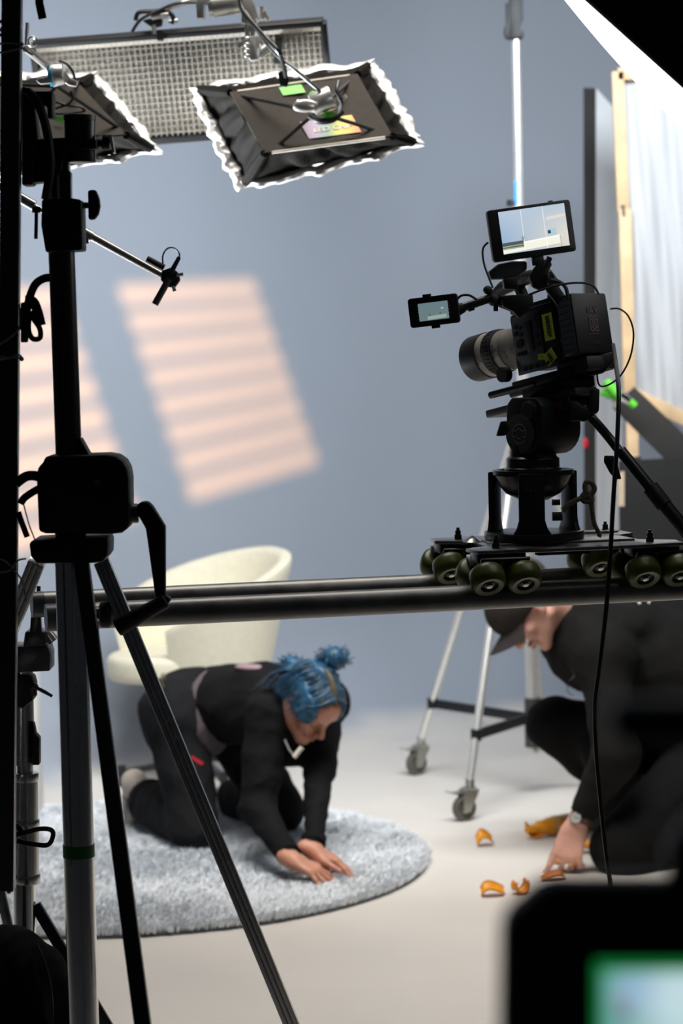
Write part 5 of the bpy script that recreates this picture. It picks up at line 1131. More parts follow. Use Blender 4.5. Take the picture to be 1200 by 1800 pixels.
# ---------------------------------------------------------------- white flat, diffusion frame, dark boards, clamp
YF = 9.6
a0, a1 = Pz(1027, 1310, 0.0), Pz(1048, 1310, 0.0)
t = thing('foam_flat', 'tall white polystyrene flat with black edge standing at the right', 'flat', V((P(1036, 700, YF).x, YF, 0)))
xl, xr = P(1026, 700, YF).x, P(1047, 700, YF).x; ztop = P(1036, 156, YF).z
def colbox(x0, x1, y0, y1, z0, z1): return [V((x0, y0, z0)), V((x1, y0, z0)), V((x1, y1, z0)), V((x0, y1, z0))], [V((x0, y0, z1)), V((x1, y0, z1)), V((x1, y1, z1)), V((x0, y1, z1))]
lean = P(1026, 156, YF).x - P(1027, 850, YF).x
def edge_pt(px, y_px, Y): return P(px, y_px, Y)
lo_z = 0.0
def down(p, q):  # continue line p->q to the floor
    t_ = (p.z) / (p.z - q.z); return p + (q - p) * t_
e0, e1 = P(1025, 154, YF), down(P(1025, 154, YF), P(1026, 860, YF)); g0, g1 = P(1047, 155, YF), down(P(1047, 155, YF), P(1047, 860, YF))
mb = MB(); mb.hexa([e1, g1, g1 + V((0.01, 0.05, 0)), e1 + V((0.01, 0.05, 0))], [e0, g0, g0 + V((0.01, 0.05, 0)), e0 + V((0.01, 0.05, 0))]); mb.build('black_edge', 'board2', t, bevel=0.002)
w_ = V((0.62, 1.05, 0)).normalized() * 0.24
d_ = V((0.02, -0.01, 0))
h0, h1 = P(1086, 232, YF + 0.30), None
gb0 = g0 + V((0.001, 0.002, 0)); gb1 = g1 + V((0.001, 0.002, 0))
mb = MB(); far0 = P(1088, 200, YF + 0.10); far1 = V((far0.x - 0.005, far0.y, 0)); mb.hexa([gb1, far1, far1 + V((0.0, 0.03, 0)), gb1 + V((-0.03, 0.03, 0))], [gb0, far0, far0 + V((0, 0.03, 0)), gb0 + V((-0.03, 0.03, 0))]); mb.build('white_face', 'foam', t)
mb = MB(); mb.ell(P(1029, 779, YF - 0.01), (0.011, 0.008, 0.022)); tag(mb.build('red_tape_tab', 'redt'), 'tiny red tape tab on the black edge of the white flat', 'tape')
# diffusion frame of pine battens
YD = 8.9
t = thing('diffusion_frame', 'white diffusion cloth on a pine batten frame at the right edge', 'frame', P(1150, 900, YD))
fr = lambda x, y, dy=0.0: P(x, y, YD + dy)
mb = MB(); mb.tube([fr(1085, 126), fr(1095, 372)], 1.0, sect=sec(0.044, 0.022), up=(0, -1, 0)); mb.build('batten', 'wood', t, bevel=0.002)
mb = MB(); mb.tube([fr(1098, 368, -0.012), fr(1106, 690, -0.012)], 1.0, sect=sec(0.046, 0.022), up=(0, -1, 0)); mb.build('batten', 'wood', t, bevel=0.002)
mb = MB(); mb.tube([fr(1106, 690), fr(1290, 778)], 1.0, sect=sec(0.05, 0.022), up=(0, -1, 0)); mb.build('batten', 'wood', t, bevel=0.002)
mb = MB(); mb.tube([fr(1085, 130), fr(1290, 130)], 1.0, sect=sec(0.044, 0.022), up=(0, -1, 0)); mb.build('batten', 'wood', t, bevel=0.002)
mb = MB(); mb.tube([fr(1290, 130), fr(1290, 780)], 1.0, sect=sec(0.044, 0.022), up=(0, -1, 0)); mb.build('batten', 'wood', t, bevel=0.002)
def cloth(u, v):
    x0 = 1092 + 18 * v; x = x0 + (1290 - x0) * u; yb = 690 + 88 * (x - 1106) / 184; y = 128 + (yb - 128) * v
    return P(x, y, YD + 0.018 + 0.012 * math.sin(u * 16 + v * 4.5) * (0.3 + v) + 0.006 * math.sin(u * 37 - v * 9))
MB().sheet(cloth, 48, 40).build('diffusion_cloth', 'diff', t, smooth=80)
mb = MB(); mb.tube([fr(1094, 360, -0.02), fr(1096, 380, -0.02)], 0.008, 8); mb.build('clip', 'chromed', t)
# its two legs down to the floor
for x in (1110, 1285):
    a = fr(x, 700 if x == 1110 else 778, 0.03); MB().tube([a, V((a.x, a.y + 0.02, 0.0))], 1.0, sect=sec(0.044, 0.022), up=(0, -1, 0)).build('frame_leg', 'wood', t, bevel=0.002)
YK = 8.6
t = thing('slanted_board', 'charcoal board leaning diagonally across the foot of the diffusion frame', 'board', P(1150, 760, YK))
mb = MB(); q = [P(1115, 680, YK), P(1290, 848, YK - 0.02), P(1262, 900, YK - 0.02), P(1076, 716, YK)]; mb.hexa(q, [p + V((0, 0.012, 0)) for p in q]); mb.build('board', 'board2', t, bevel=0.001)
YJ = 8.45
a, b = P(1087, 810, YJ), P(1290, 800, YJ)
t = thing('upright_board', 'black upright board standing on the floor at the right edge', 'board', V((P(1190, 900, YJ).x, YJ, 0)))
mb = MB(); q0 = [V((a.x, YJ, 0.0)), V((b.x, YJ, 0.0)), V((b.x, YJ + 0.012, 0)), V((a.x, YJ + 0.012, 0))]; q1 = [a, b, b + V((0, 0.012, 0)), a + V((0, 0.012, 0))]; mb.hexa(q0, q1); mb.build('panel', 'board', t, bevel=0.001)
mb = MB(); q = [P(1110, 804, YJ + 0.005), P(1126, 802, YJ + 0.005), P(1126, 812, YJ + 0.005), P(1110, 812, YJ + 0.005)]; mb.hexa(q, [p + V((0, 0.006, 0)) for p in q]); mb.build('torn_tab', 'board2', t)
mb = MB(); q = [P(1087, 830, YJ - 0.004), P(1097, 828, YJ - 0.004), P(1097, 890, YJ - 0.004), P(1086, 890, YJ - 0.004)]; mb.hexa(q, [p + V((0, 0.002, 0)) for p in q]); tag(mb.build('masking_tape', 'tan'), 'tan masking tape strip hanging at the corner of the black upright board', 'tape')
YG = 8.5; L = at(YG)
t = thing('spring_clamp', 'spring clamp with bright green grips holding the slanted board', 'clamp', L(1090, 690))
MB().tube([L(1092, 699), L(1078, 686), L(1064, 670)], [0.013, 0.0175, 0.016], 12).build('grip', 'green', t)
MB().tube([L(1086, 700, 0.03), L(1070, 694, 0.03), L(1056, 688, 0.03)], [0.010, 0.014, 0.013], 12).build('grip', 'green', t)
mb = MB(); mb.tube([L(1088, 694), L(1098, 700), L(1108, 707)], [0.014, 0.015, 0.012], 10); mb.build('steel_jaw', 'chrome', t)
MB().tube([L(1106, 706), L(1116, 714)], [0.015, 0.013], 12).build('jaw_pad', 'green', t)
mb = MB(); mb.ell(P(1082, 708, 8.55), (0.014, 0.01, 0.02)); tag(mb.build('putty_lump', 'piping'), 'small beige knob behind the green spring clamp', 'knob')

# ---------------------------------------------------------------- orange curls on the floor
def curl(label, px, py, w_, l_, rot, bend, tiltx=0.0, z=0.0, m='orange', seed=0, lift=0.0, arch=False):
    c = Pz(px, py, z); r0 = random.Random(seed)
    cs_, sn = math.cos(rot), math.sin(rot); rad = l_ / bend
    def f(u, v):
        a = (u - 0.5) * bend; ww = w_ * (0.35 + 0.65 * math.sin(PI * (0.08 + 0.84 * u))) * (v - 0.5)
        x = rad * math.sin(a); h = (rad * (math.cos(a) - math.cos(bend / 2)) * (1 + 0.5 * math.sin(3 * u + seed)) if arch else rad * (1 - math.cos(a))) + 0.003 * math.sin(v * 7 + seed); y = ww + 0.12 * x
        h2 = h + tiltx * (v) * w_ + 0.004
        return c + V((x * cs_ - y * sn, x * sn + y * cs_, h2 + lift))
    t = thing('orange_curl', label, 'orange curl', c)
    MB().sheet(f, 18, 8, 0.0022).build('curl', m, t, smooth=60)
    def rib(v_): return [f(u / 14, v_) + V((0, 0, 0.001)) for u in range(15)]
    MB().tube(rib(1.0), 0.0022, 6).build('curl_edge', 'orangei', t)
    MB().tube(rib(0.0), 0.0022, 6).build('curl_edge', 'orangei', t)
curl('folded orange curl alone on the floor nearest the rug edge', 852, 1487, 0.045, 0.072, 0.25, 2.3, 0.45, seed=1, arch=True)
curl('pointed bright orange curl at the front left of the scattered pieces', 866, 1575, 0.05, 0.085, 0.1, 2.0, 0.35, seed=2, arch=True)
curl('rolled orange curl beside the corner of the blurred screen', 915, 1572, 0.045, 0.10, 0.5, 4.2, 0.1, seed=3)
curl('dark orange curl lying flat just above the blurred screen', 972, 1549, 0.04, 0.09, 0.05, 2.2, 0.2, m='orangei', seed=4, arch=True)
curl('orange curl pinched under the hand of the crouching man', 985, 1518, 0.035, 0.07, 0.4, 2.4, 0.3, seed=5)
curl('orange curl hanging below the ring finger of the crouching man', 1004, 1526, 0.03, 0.065, 1.1, 2.2, 0.6, seed=6)
curl('orange curl poking out right of the wrist of the crouching man', 1033, 1500, 0.035, 0.06, -0.5, 1.8, 0.5, seed=7, arch=True)
curl('orange curl wrapped on the neck of the amber bottle', 940, 1474, 0.045, 0.075, 0.1, 2.2, 0.7, seed=8)
curl('orange curl behind the wrist watch', 998, 1460, 0.04, 0.07, 0.5, 1.6, 0.7, z=0.02, seed=9)
bA, bB = Pz(930, 1476, 0.0), Pz(1075, 1452, 0.0); bA.z = bB.z = 0.034
t = thing('amber_bottle', 'clear bottle of amber liquid with orange cap lying by the crouching man', 'bottle', (bA + bB) / 2 - V((0, 0, 0.034)))
d = (bB - bA).normalized(); ln_ = (bB - bA).length
MB().lathe([(0.0, 0.075), (0.018, 0.078), (0.033, 0.10), (0.034, ln_ - 0.02), (0.028, ln_), (0, ln_)], bA, d, 24).build('body', 'amber', t, smooth=40)
MB().lathe([(0.034, ln_ - 0.09), (0.0346, ln_ - 0.088), (0.0346, ln_ - 0.015), (0.034, ln_ - 0.012)], bA, d, 24).build('clear_sleeve', 'clearp', t, smooth=40)
MB().lathe([(0.0, -0.01), (0.013, -0.01), (0.016, 0.03), (0.024, 0.04), (0.026, 0.078), (0.030, 0.08), (0.030, 0.09), (0, 0.09)], bA, d, 20).build('cap', 'orange', t, smooth=40)
p = Pz(1192, 1440, 0.0); t = thing('green_tool', 'green plastic tool tip behind the shin of the crouching man', 'tool', p)
pp = P(1205, 1418, p.y); MB().tube([P(1184, 1434, p.y), pp, P(1260, 1390, p.y)], [0.008, 0.03, 0.03], 10).build('grip', 'green', t); MB().tube([P(1176, 1440, p.y), P(1188, 1430, p.y)], [0.004, 0.01], 8).build('tip', 'dgrey', t)

# ---------------------------------------------------------------- blurred monitor close to the lens
YM = 1.22; L = at(YM)
t = thing('foreground_monitor', 'very blurred black monitor with green-edged picture close at the bottom right corner', 'monitor', L(1100, 1900))
mb = MB(); poly_prism(mb, L, [(884, 1640), (896, 1612), (948, 1566), (978, 1556), (1420, 1556), (1420, 2180), (876, 2180)], 0.03); mb.build('housing', 'black', t, bevel=0.003)
Ln = at(YM - 0.0006)
panel('screen', [Ln(1046, 2020), Ln(1390, 2020), Ln(1390, 1690), Ln(1046, 1690)], None, screen_mat('foreground_picture', 'fore'), t)
mb = MB(); poly_prism(mb, at(YM + 0.0), [(1185, 1560), (1175, 1500), (1220, 1440), (1300, 1430), (1300, 1560)], 0.03); mb.build('mount_block', 'black', t, bevel=0.003)
mb = MB(); poly_prism(mb, at(YM - 0.1), [(1075, 1252), (1100, 1240), (1420, 1238), (1420, 1310), (1110, 1308), (1080, 1296)], 0.03); mb.build('sun_hood', 'black', t, bevel=0.003)
mb = MB(); mb.tube([P(1330, 1275, YM - 0.09), P(1340, 1400, YM - 0.02), P(1330, 1500, YM + 0.01)], 0.012, 10); mb.build('mount_arm', 'black', t)

# ---------------------------------------------------------------- slatted cutter frame between projector and wall (right of the frame)
def wall_hit(px, py):
    """point on the left wing of the cyclorama along a picture ray"""
    d = ray(px, py); n3 = V((3.1, -3.0, 0)).normalized(); o = V((-0.2, 10.55, 0)); return CAM_LOC + d * ((o - CAM_LOC).dot(n3) / d.dot(n3))
ctr = wall_hit(300, 690); gn = (ctr - SPOT).normalized(); gp = SPOT + gn * 1.35
def to_cut(w_):
    d = w_ - SPOT; return SPOT + d * ((gp - SPOT).dot(gn) / d.dot(gn))
cut = thing('slatted_cutter', 'wooden slatted cutter frame set before the projector lamp, throwing blind stripes', 'cutter', to_cut(wall_hit(300, 1000)))
TL, TR, BR, BL = (-260, 520), (446, 494), (560, 812), (-100, 1010)   # lit area outline on the wall
def bil(u, v):
    x = (TL[0] * (1 - u) + TR[0] * u) * (1 - v) + (BL[0] * (1 - u) + BR[0] * u) * v
    y = (TL[1] * (1 - u) + TR[1] * u) * (1 - v) + (BL[1] * (1 - u) + BR[1] * u) * v
    return to_cut(wall_hit(x, y))
NS = 8
def bar(name, q): mb = MB(); mb.hexa(q, [p + gn * 0.004 for p in q]); mb.build(name, 'board', cut)
for k in range(NS - 1):
    v0 = (k + 0.64) / (NS - 0.36); v1 = (k + 1.0) / (NS - 0.36)
    bar('slat', [bil(-0.02, v0), bil(1.02, v0), bil(1.02, v1), bil(-0.02, v1)])
gx, gy, _ = frame_from(gn)
H4 = [bil(0, 0), bil(1, 0), bil(1, 1), bil(0, 1)]; hc4 = (H4[0] + H4[1] + H4[2] + H4[3]) / 4
O4 = []
for p in H4:
    d = p - hc4; O4.append(gp + gx * math.copysign(0.40, d.dot(gx)) + gy * math.copysign(0.40, d.dot(gy)))
for k, nm in enumerate(('frame_board', 'frame_board', 'frame_board', 'frame_board')):
    bar(nm, [H4[k], H4[(k + 1) % 4], O4[(k + 1) % 4], O4[k]])
bar('mullion', [bil(0.52, -0.1), bil(0.66, -0.1), bil(0.66, 1.1), bil(0.52, 1.1)])
lowp = gp - V((0, 0, 0.38)); MB().cyl(V((lowp.x, lowp.y, 0.0)), lowp + gn * 0.012, 0.014, n=12).build('stand_pole', 'blackm', cut)
MB().cyl(V((lowp.x, lowp.y, 0.0)), V((lowp.x, lowp.y, 0.02)), 0.22, n=24).build('stand_foot', 'blackm', cut)
# housing of the projector lamp on its stand
pj = thing('projector_head', 'black projector lamp head on a pole stand, right of the camera dolly', 'lamp', V((SPOT.x, SPOT.y, 0)))
MB().lathe([(0.0, -0.30), (0.07, -0.30), (0.085, -0.27), (0.085, 0.02), (0.078, 0.02), (0.078, -0.03), (0.0, -0.03)], SPOT, gn, 24).build('housing', 'black', pj)
bk_ = SPOT - gn * 0.14
MB().cyl(V((bk_.x, bk_.y, 0.0)), V((bk_.x, bk_.y, bk_.z - 0.08)), 0.016, n=12).build('stand_pole', 'blackm', pj)
MB().cyl(V((bk_.x, bk_.y, 0.0)), V((bk_.x, bk_.y, 0.02)), 0.25, n=24).build('stand_foot', 'blackm', pj)
# ================================================================== people
def tup(p): return (float(p[0]), float(p[1]), float(p[2]))
def cap(a, b, r0, r1=None, k=0.02): return ('c', tup(a), tup(b), r0, r0 if r1 is None else r1, k)
def elp(c, rad, rot=None, k=0.02): return ('e', tup(c), rad, rot, k)
def sub(c, rad, rot=None, k=0.01): return ('s', tup(c), rad, rot, k)
def basis(r, n, u): return Matrix(((r.x, n.x, u.x), (r.y, n.y, u.y), (r.z, n.z, u.z)))
def head_frame(c, n, u):
    n = V(n).normalized(); u = V(u); u = (u - n * u.dot(n)).normalized(); r = n.cross(u)
    B3 = basis(r, n, u); f = lambda x, y, z: V(c) + B3 @ V((x, y, z)); return f, B3
def head_prims(c, n, u, s=1.0, jaw=1.0):
    """skull, face and ears; x right, y face direction, z crown"""
    f0, B3 = head_frame(c, n, u); f = lambda x, y, z: f0(x * s, y * s, z * s)
    E_ = lambda x, y, z, a, b, c2, k=0.02: elp(f(x, y, z), (a * s, b * s, c2 * s), B3, k * s)
    K_ = lambda p, q, r0, r1, k=0.012: cap(f(*p), f(*q), r0 * s, r1 * s, k * s)
    pr = [E_(0, -.016, .034, .075, .095, .082), E_(0, .028, -.028, .057, .060, .074, .03)]
    for sx in (-1, 1):
        pr += [K_((sx * .050, -.004, -.050), (sx * .018, .070, -.094), .019 * jaw, .016, .02), E_(sx * .037, .062, -.020, .026, .024, .022, .02)]
    pr += [E_(0, .077, -.097, .020, .016, .016, .015), K_((-.034, .080, .024), (.034, .080, .024), .013, .013, .02), E_(0, .070, .05, .055, .025, .035, .03)]
    for sx in (-1, 1):
        pr += [('s', tup(f(sx * .032, .100, .004)), (.019 * s, .018 * s, .012 * s), B3, .014 * s)]
    for sx in (-1, 1):
        pr += [E_(sx * .031, .075, .002, .0155, .0135, .013, .006), K_((sx * .018, .084, .0175), (sx * .047, .076, .019), .0055, .004, .008)]
    pr += [K_((0, .088, .016), (0, .113, -.026), .0075, .0115, .012), E_(0, .112, -.028, .0115, .011, .010, .008)]
    for sx in (-1, 1): pr += [E_(sx * .0125, .102, -.032, .0085, .011, .008, .006)]
    pr += [K_((-.021, .083, -.058), (0, .096, -.0545), .0052, .0065, .006), K_((.021, .083, -.058), (0, .096, -.0545), .0052, .0065, .006),
           K_((-.018, .082, -.0645), (0, .0945, -.0670), .0055, .0075, .006), K_((.018, .082, -.0645), (0, .0945, -.0670), .0055, .0075, .006)]
    pr += [('s', tup(f(0, .104, -.0612)), (.020 * s, .012 * s, .0016 * s), B3, .003 * s)]
    for sx in (-1, 1):
        pr += [E_(sx * .077, -.016, -.004, .008, .019, .031, .008), ('s', tup(f(sx * .087, -.010, -.002)), (.006 * s, .010 * s, .018 * s), B3, .006 * s), E_(sx * .074, -.004, -.028, .007, .010, .012, .006)]
    return pr, f, B3
def hand_prims(wrist, d, nrm, thumb, curls, spread=0.12, s=1.0, thumb_dir=None, r=0.0088):
    """palm, four fingers and thumb; nrm points out of the back of the hand; thumb = +-1 side"""
    d = V(d).normalized(); nrm = V(nrm); nrm = (nrm - d * nrm.dot(d)).normalized(); sd = d.cross(nrm) * thumb   # sd points to the thumb side
    pr = [cap(V(wrist) - d * 0.03, V(wrist) + d * 0.01, .024 * s, .023 * s, .02)]
    offs = [0.030, 0.0105, -0.0095, -0.0285]; lens = [(.041, .025, .021), (.046, .029, .022), (.042, .027, .021), (.033, .021, .019)]
    tips = []; joints = []
    for i in range(4):
        base = V(wrist) + d * (.088 - (0.004, 0, .004, .012)[i]) * s + sd * offs[i] * s
        pr.append(cap(V(wrist) + d * 0.012 + sd * offs[i] * 0.62 * s, base, .0145 * s, .0115 * s, .016))
        dirv = (d + sd * (spread * (1.5 - i) / 1.5)).normalized(); p = base; c = curls[i]
        js = [p]
        for j in range(3):
            ax = dirv.cross(nrm)
            q = Matrix.Rotation(-c[j], 3, dirv.cross(nrm).normalized()); dirv = (q @ dirv).normalized()
            e = p + dirv * lens[i][j] * s; pr.append(cap(p, e, (r - .0006 * j) * s, (r - .0006 * (j + 1)) * s, .005)); p = e; js.append(p)
        tips.append((p, dirv)); joints.append(js)
    tb = V(wrist) + d * .022 * s + sd * .024 * s - nrm * .006
    td = V(thumb_dir).normalized() if thumb_dir is not None else (d * .75 + sd * .62 - nrm * .1).normalized()
    t1 = tb + td * .042 * s; t2 = t1 + (td * .9 + d * .35).normalized() * .034 * s; t3 = t2 + (td * .7 + d * .6).normalized() * .026 * s
    pr += [cap(tb, t1, .0155 * s, .0125 * s, .014), cap(t1, t2, .0108 * s, .0100 * s, .006), cap(t2, t3, .0098 * s, .0082 * s, .004)]
    tips.append((t3, (t3 - t2).normalized()))
    return pr, tips, joints
def cloth_obj(name, prims, vox, m, parent, amp, freq, seed):
    vs, fs = sdf_mesh(prims, vox); vs = wrinkle(vs, fs, amp, freq, seed); return raw_obj(name, vs, fs, m, parent)

# ---------------------------------------------------------------- woman on hands and knees
D = V((0.777, -0.63, 0)); RI = V((-0.63, -0.777, 0))        # facing, her right
pel = V((-0.50, 8.08, 0.455)); shc = V((-0.150, 7.80, 0.480))
hipR, hipL = pel + RI * 0.10 + V((0, 0, -.02)), pel - RI * 0.10 + V((0, 0, -.02))
kneR, kneL = V((-0.505, 7.86, 0.085)), V((-0.225, 8.09, 0.095))
ankR, ankL = V((-0.685, 8.20, 0.115)), V((-0.40, 8.38, 0.085))
shR, shL = shc + RI * 0.158, shc - RI * 0.148
hzR = Pz(520, 1530, 0.055); hzL = Pz(550, 1520, 0.06)
wrR = V((hzR.x - 0.01, hzR.y + 0.0, 0.085)); wrL = V((hzL.x, hzL.y + 0.02, 0.10))
elR = P(452, 1418, 7.58); elL = (shL + wrL) / 2 + V((-0.005, 0.03, 0.0))
hc = P(542, 1236, 7.64)
hn, hu = D * 0.60 + V((0, 0, -0.78)) + V((0.02, -0.10, 0)), D * 0.72 + V((0, 0, 0.66)) + V((0.0, -0.05, 0))
wo = thing('person', 'woman with blue hair in black clothes kneeling on all fours on the rug', 'person', V((-0.35, 7.95, 0.0)))
hp, hf, HB3 = head_prims(hc, hn, hu, 0.98, 0.9)
neck0 = shc + V((0, 0, .035)) + D * 0.03; neck1 = hf(0, -.02, -.045)
hdR, tipsR, _ = hand_prims(wrR, V((0.88, -0.30, -0.36)), V((0.30, -0.25, 1)), -1, [(.30, .25, .10)] * 4, 0.32, 0.92)
hdL, tipsL, _ = hand_prims(wrL, V((0.92, 0.0, -0.40)), V((0.33, 0, 1)), 1, [(.28, .25, .10)] * 4, 0.28, 0.90)
spine = [pel + V((0, 0, .0)), pel.lerp(shc, .35) + V((0, 0, .008)), pel.lerp(shc, .7) + V((0, 0, .012)), shc + V((0, 0, .005))]
body = hp + [cap(neck0, neck1, .050, .050, .03), cap(spine[0], spine[1], .115, .105, .04), cap(spine[1], spine[2], .105, .11, .04), cap(spine[2], spine[3], .11, .095, .04),
    cap(shR, shL, .060, .060, .04), cap(shR, elR, .046, .038, .03), cap(elR, wrR, .037, .026, .02), cap(shL, elL, .046, .038, .03), cap(elL, wrL, .037, .026, .02),
    cap(hipR, hipL, .10, .10, .04), cap(hipR, kneR, .082, .056, .03), cap(kneR, ankR, .052, .036, .02), cap(hipL, kneL, .082, .056, .03), cap(kneL, ankL, .052, .036, .02)] + hdR + hdL
footR = [(ankR + V((-0.03, 0.01, 0.06)), V((-0.062, 0.045, -0.09)))]
hR = ankR + V((-0.045, 0.010, 0.062)); tR = V((hR.x - 0.012, hR.y + 0.035, 0.045)); hL_ = ankL + V((-0.02, 0.03, 0.0)); tL = ankL + V((-0.13, 0.17, -0.04))
body += [cap(ankR, hR, .036, .034, .02), cap(hR, tR, .033, .026, .02), cap(ankL, hL_, .034, .033, .02), cap(hL_, tL, .03, .022, .02)]
vs, fs = sdf_mesh(body, 0.0042); raw_obj('body', vs, fs, 'skin', wo)
# sweater
chest = elp(shc.lerp(pel, .22) + V((0, 0, -.02)), (0.17, 0.15, 0.125), basis(D, RI, V((0, 0, 1))), 0.05)
sw = [cap(spine[0].lerp(spine[1], .55), spine[1], .128, .125, .04), cap(spine[1], spine[2], .127, .132, .05), cap(spine[2], spine[3], .130, .105, .05), chest,
      cap(shR + V((0, 0, .0)), shL, .074, .074, .05), cap(shR, elR, .074, .060, .035), cap(elR, wrR.lerp(elR, .10), .058, .037, .02), cap(shL, elL, .058, .050, .035), cap(elL, wrL.lerp(elL, .08), .049, .036, .02),
      cap(shc + V((0, 0, .03)), neck0.lerp(neck1, .22), .075, .066, .03),
      elp(shc.lerp(pel, .10) + V((0, 0, -.105)) , (0.13, 0.12, 0.085), basis(D, RI, V((0, 0, 1))), 0.06)]
cloth_obj('sweater', sw, 0.005, 'knit', wo, 0.008, 26, 5)
MB().tube([wrR.lerp(elR, .09) + (shR - wrR).normalized() * 0.0 + v_ for v_ in (V((0, 0, 0)),)] + [wrR.lerp(elR, .16)], [.0385, .040], 20).build('cuff', 'knit', wo, smooth=50)
MB().tube([wrL.lerp(elL, .07), wrL.lerp(elL, .15)], [.038, .040], 20).build('cuff', 'knit', wo, smooth=50)
# trousers
tr = [cap(hipR, hipL, .128, .128, .05), cap(pel, spine[0].lerp(spine[1], .8), .125, .118, .05), cap(hipR + V((0, 0, .0)), kneR, .112, .080, .04), cap(kneR, ankR.lerp(kneR, .12), .078, .082, .03),
      cap(hipL, kneL, .110, .080, .04), cap(kneL, ankL.lerp(kneL, .12), .076, .080, .03), elp(pel - D * 0.07 + V((0, 0, -.01)), (.10, .155, .12), basis(D, RI, V((0, 0, 1))), .05)]
zc = []
vs, fs = sdf_mesh(tr, 0.005); vs = wrinkle(vs, fs, 0.007, 24, 9); vs[:, 2] = np.maximum(vs[:, 2], 0.030); raw_obj('trousers', vs, fs, 'denim', wo)
# cuff roll, socks
MB().tube([ankR.lerp(kneR, .12), ankR.lerp(kneR, .02)], [.083, .079], 22).build('trouser_hem', 'denim', wo, smooth=50)
sk = [cap(ankR.lerp(kneR, .10), ankR, .046, .043, .02), cap(ankR, hR, .043, .041, .02), cap(hR, tR, .040, .032, .02)]
vs, fs = sdf_mesh(sk, 0.004); raw_obj('sock', vs, fs, 'sock', wo)
sk = [cap(ankL.lerp(kneL, .06), ankL, .044, .041, .02), cap(ankL, hL_, .041, .040, .02), cap(hL_, tL, .037, .028, .02)]
vs, fs = sdf_mesh(sk, 0.004); vs[:, 2] = np.maximum(vs[:, 2], 0.03); raw_obj('sock', vs, fs, 'sock', wo)
ax_f = (tR - hR).normalized(); fx, fy, fz = frame_from(ax_f)
for k in range(7):
    a = 2 * PI * k / 7 + 0.3; d_ = fx * math.cos(a) + fy * math.sin(a)
    MB().tube([hR.lerp(tR, .35) + d_ * .0385, hR.lerp(tR, .62) + d_ * .0368, hR.lerp(tR, .9) + d_ * .0335], 0.0022, 6).build('sock_stripe', 'sockd', wo)
MB().tube([hR.lerp(tR, .36) + (fx * math.cos(a) + fy * math.sin(a)) * .0385 for a in np.linspace(0, 2 * PI, 25)[:-1]], 0.0018, 6, closed=True).build('sock_stripe', 'sockd', wo)
# grey-mauve shirt showing at the waist, pale patch on the back, keys, red tab, necklace
wp = spine[0].lerp(spine[1], .62); wd = (spine[1] - spine[0]).normalized()
vs, fs = sdf_mesh([elp(wp, (0.055, 0.137, 0.128), basis(wd, RI, wd.cross(RI).normalized()), .01), elp(wp + RI * 0.055 + V((0, 0, -.04)), (0.065, 0.105, 0.125), basis(wd, RI, wd.cross(RI).normalized()), .02)], 0.005); vs = wrinkle(vs, fs, 0.004, 40, 2); raw_obj('shirt_hem', vs, fs, 'mauve', wo)
sx_, sy_ = D, RI
def over(mbx, mby, rx, ry, name, m, lift=0.0):
    pass
pb = spine[2].lerp(spine[1], .25) + V((0, 0, .128)) + RI * 0.05
vs, fs = sdf_mesh([elp(pb, (.052, .030, .012), basis(D, RI, V((0, 0, 1))), .01), elp(pb + D * .03 - RI * 0.012, (.022, .014, .009), basis(D, RI, V((0, 0, 1))), .01)], 0.003); raw_obj('pale_patch', vs, fs, mat('dusty_pink_print', (0.30, 0.21, 0.24), 0.9), wo)
kc = P(281, 1196, 7.90)
for k, (dx, dz) in enumerate(((0, 0), (.012, .014), (-.012, -.010), (.004, -.016))):
    c = kc + V((dx, -.004, dz)); MB().tube([c + V((.008 * math.cos(a), 0, .008 * math.sin(a))) for a in np.linspace(0, 2 * PI, 13)[:-1]], 0.0022, 6, closed=True).build('key_ring', 'gold' if k % 2 else 'chrome', wo)
rt = P(346, 1337, 7.86); MB().box(rt, (0.045, 0.004, 0.010), Euler((0, R(32), 0)).to_matrix()).build('red_tab', 'redt', wo)
nk = []
for a in np.linspace(R(-20), R(200), 15):
    nk.append(neck0.lerp(neck1, .35) + D * 0.0 + (RI * math.cos(a) + (D * .55 - V((0, 0, .83))) * math.sin(a)) * (.066 + 0.018 * max(0, math.sin(a))))
MB().tube(nk, 0.003, 6).build('necklace', 'chrome', wo)
pd = P(523, 1322, 7.50); MB().tube([P(517, 1331, 7.50), P(530, 1314, 7.50)], 0.0075, 8).build('pendant', 'piping', wo)
MB().tube([P(500, 1300, 7.51), P(508, 1318, 7.505), P(518, 1330, 7.50)], 0.003, 6).build('pendant_cord', 'cord', wo)
# eyes and lips
for sx in (-1, 1):
    MB().tube([hf(sx * .046, .083, .000), hf(sx * .038, .0895, -.005), hf(sx * .028, .0905, -.006), hf(sx * .019, .087, -.003)], 0.0016, 6).build('lashes', 'hairroot', wo)
    MB().tube([hf(sx * .050, .082, .020), hf(sx * .036, .0935, .0255), hf(sx * .020, .096, .022)], [.0015, .003, .002], 6).build('eyebrow', 'hairroot', wo)
MB().tube([hf(-.021, .089, -.0575), hf(-.008, .1015, -.0545), hf(0, .1025, -.056), hf(.008, .1015, -.0545), hf(.021, .089, -.0575)], [.001, .0035, .003, .0035, .001], 6).build('lips', 'lips', wo)
MB().tube([hf(-.018, .0885, -.0655), hf(0, .1020, -.0680), hf(.018, .0885, -.0655)], [.001, .0045, .001], 6).build('lips', 'lips', wo)
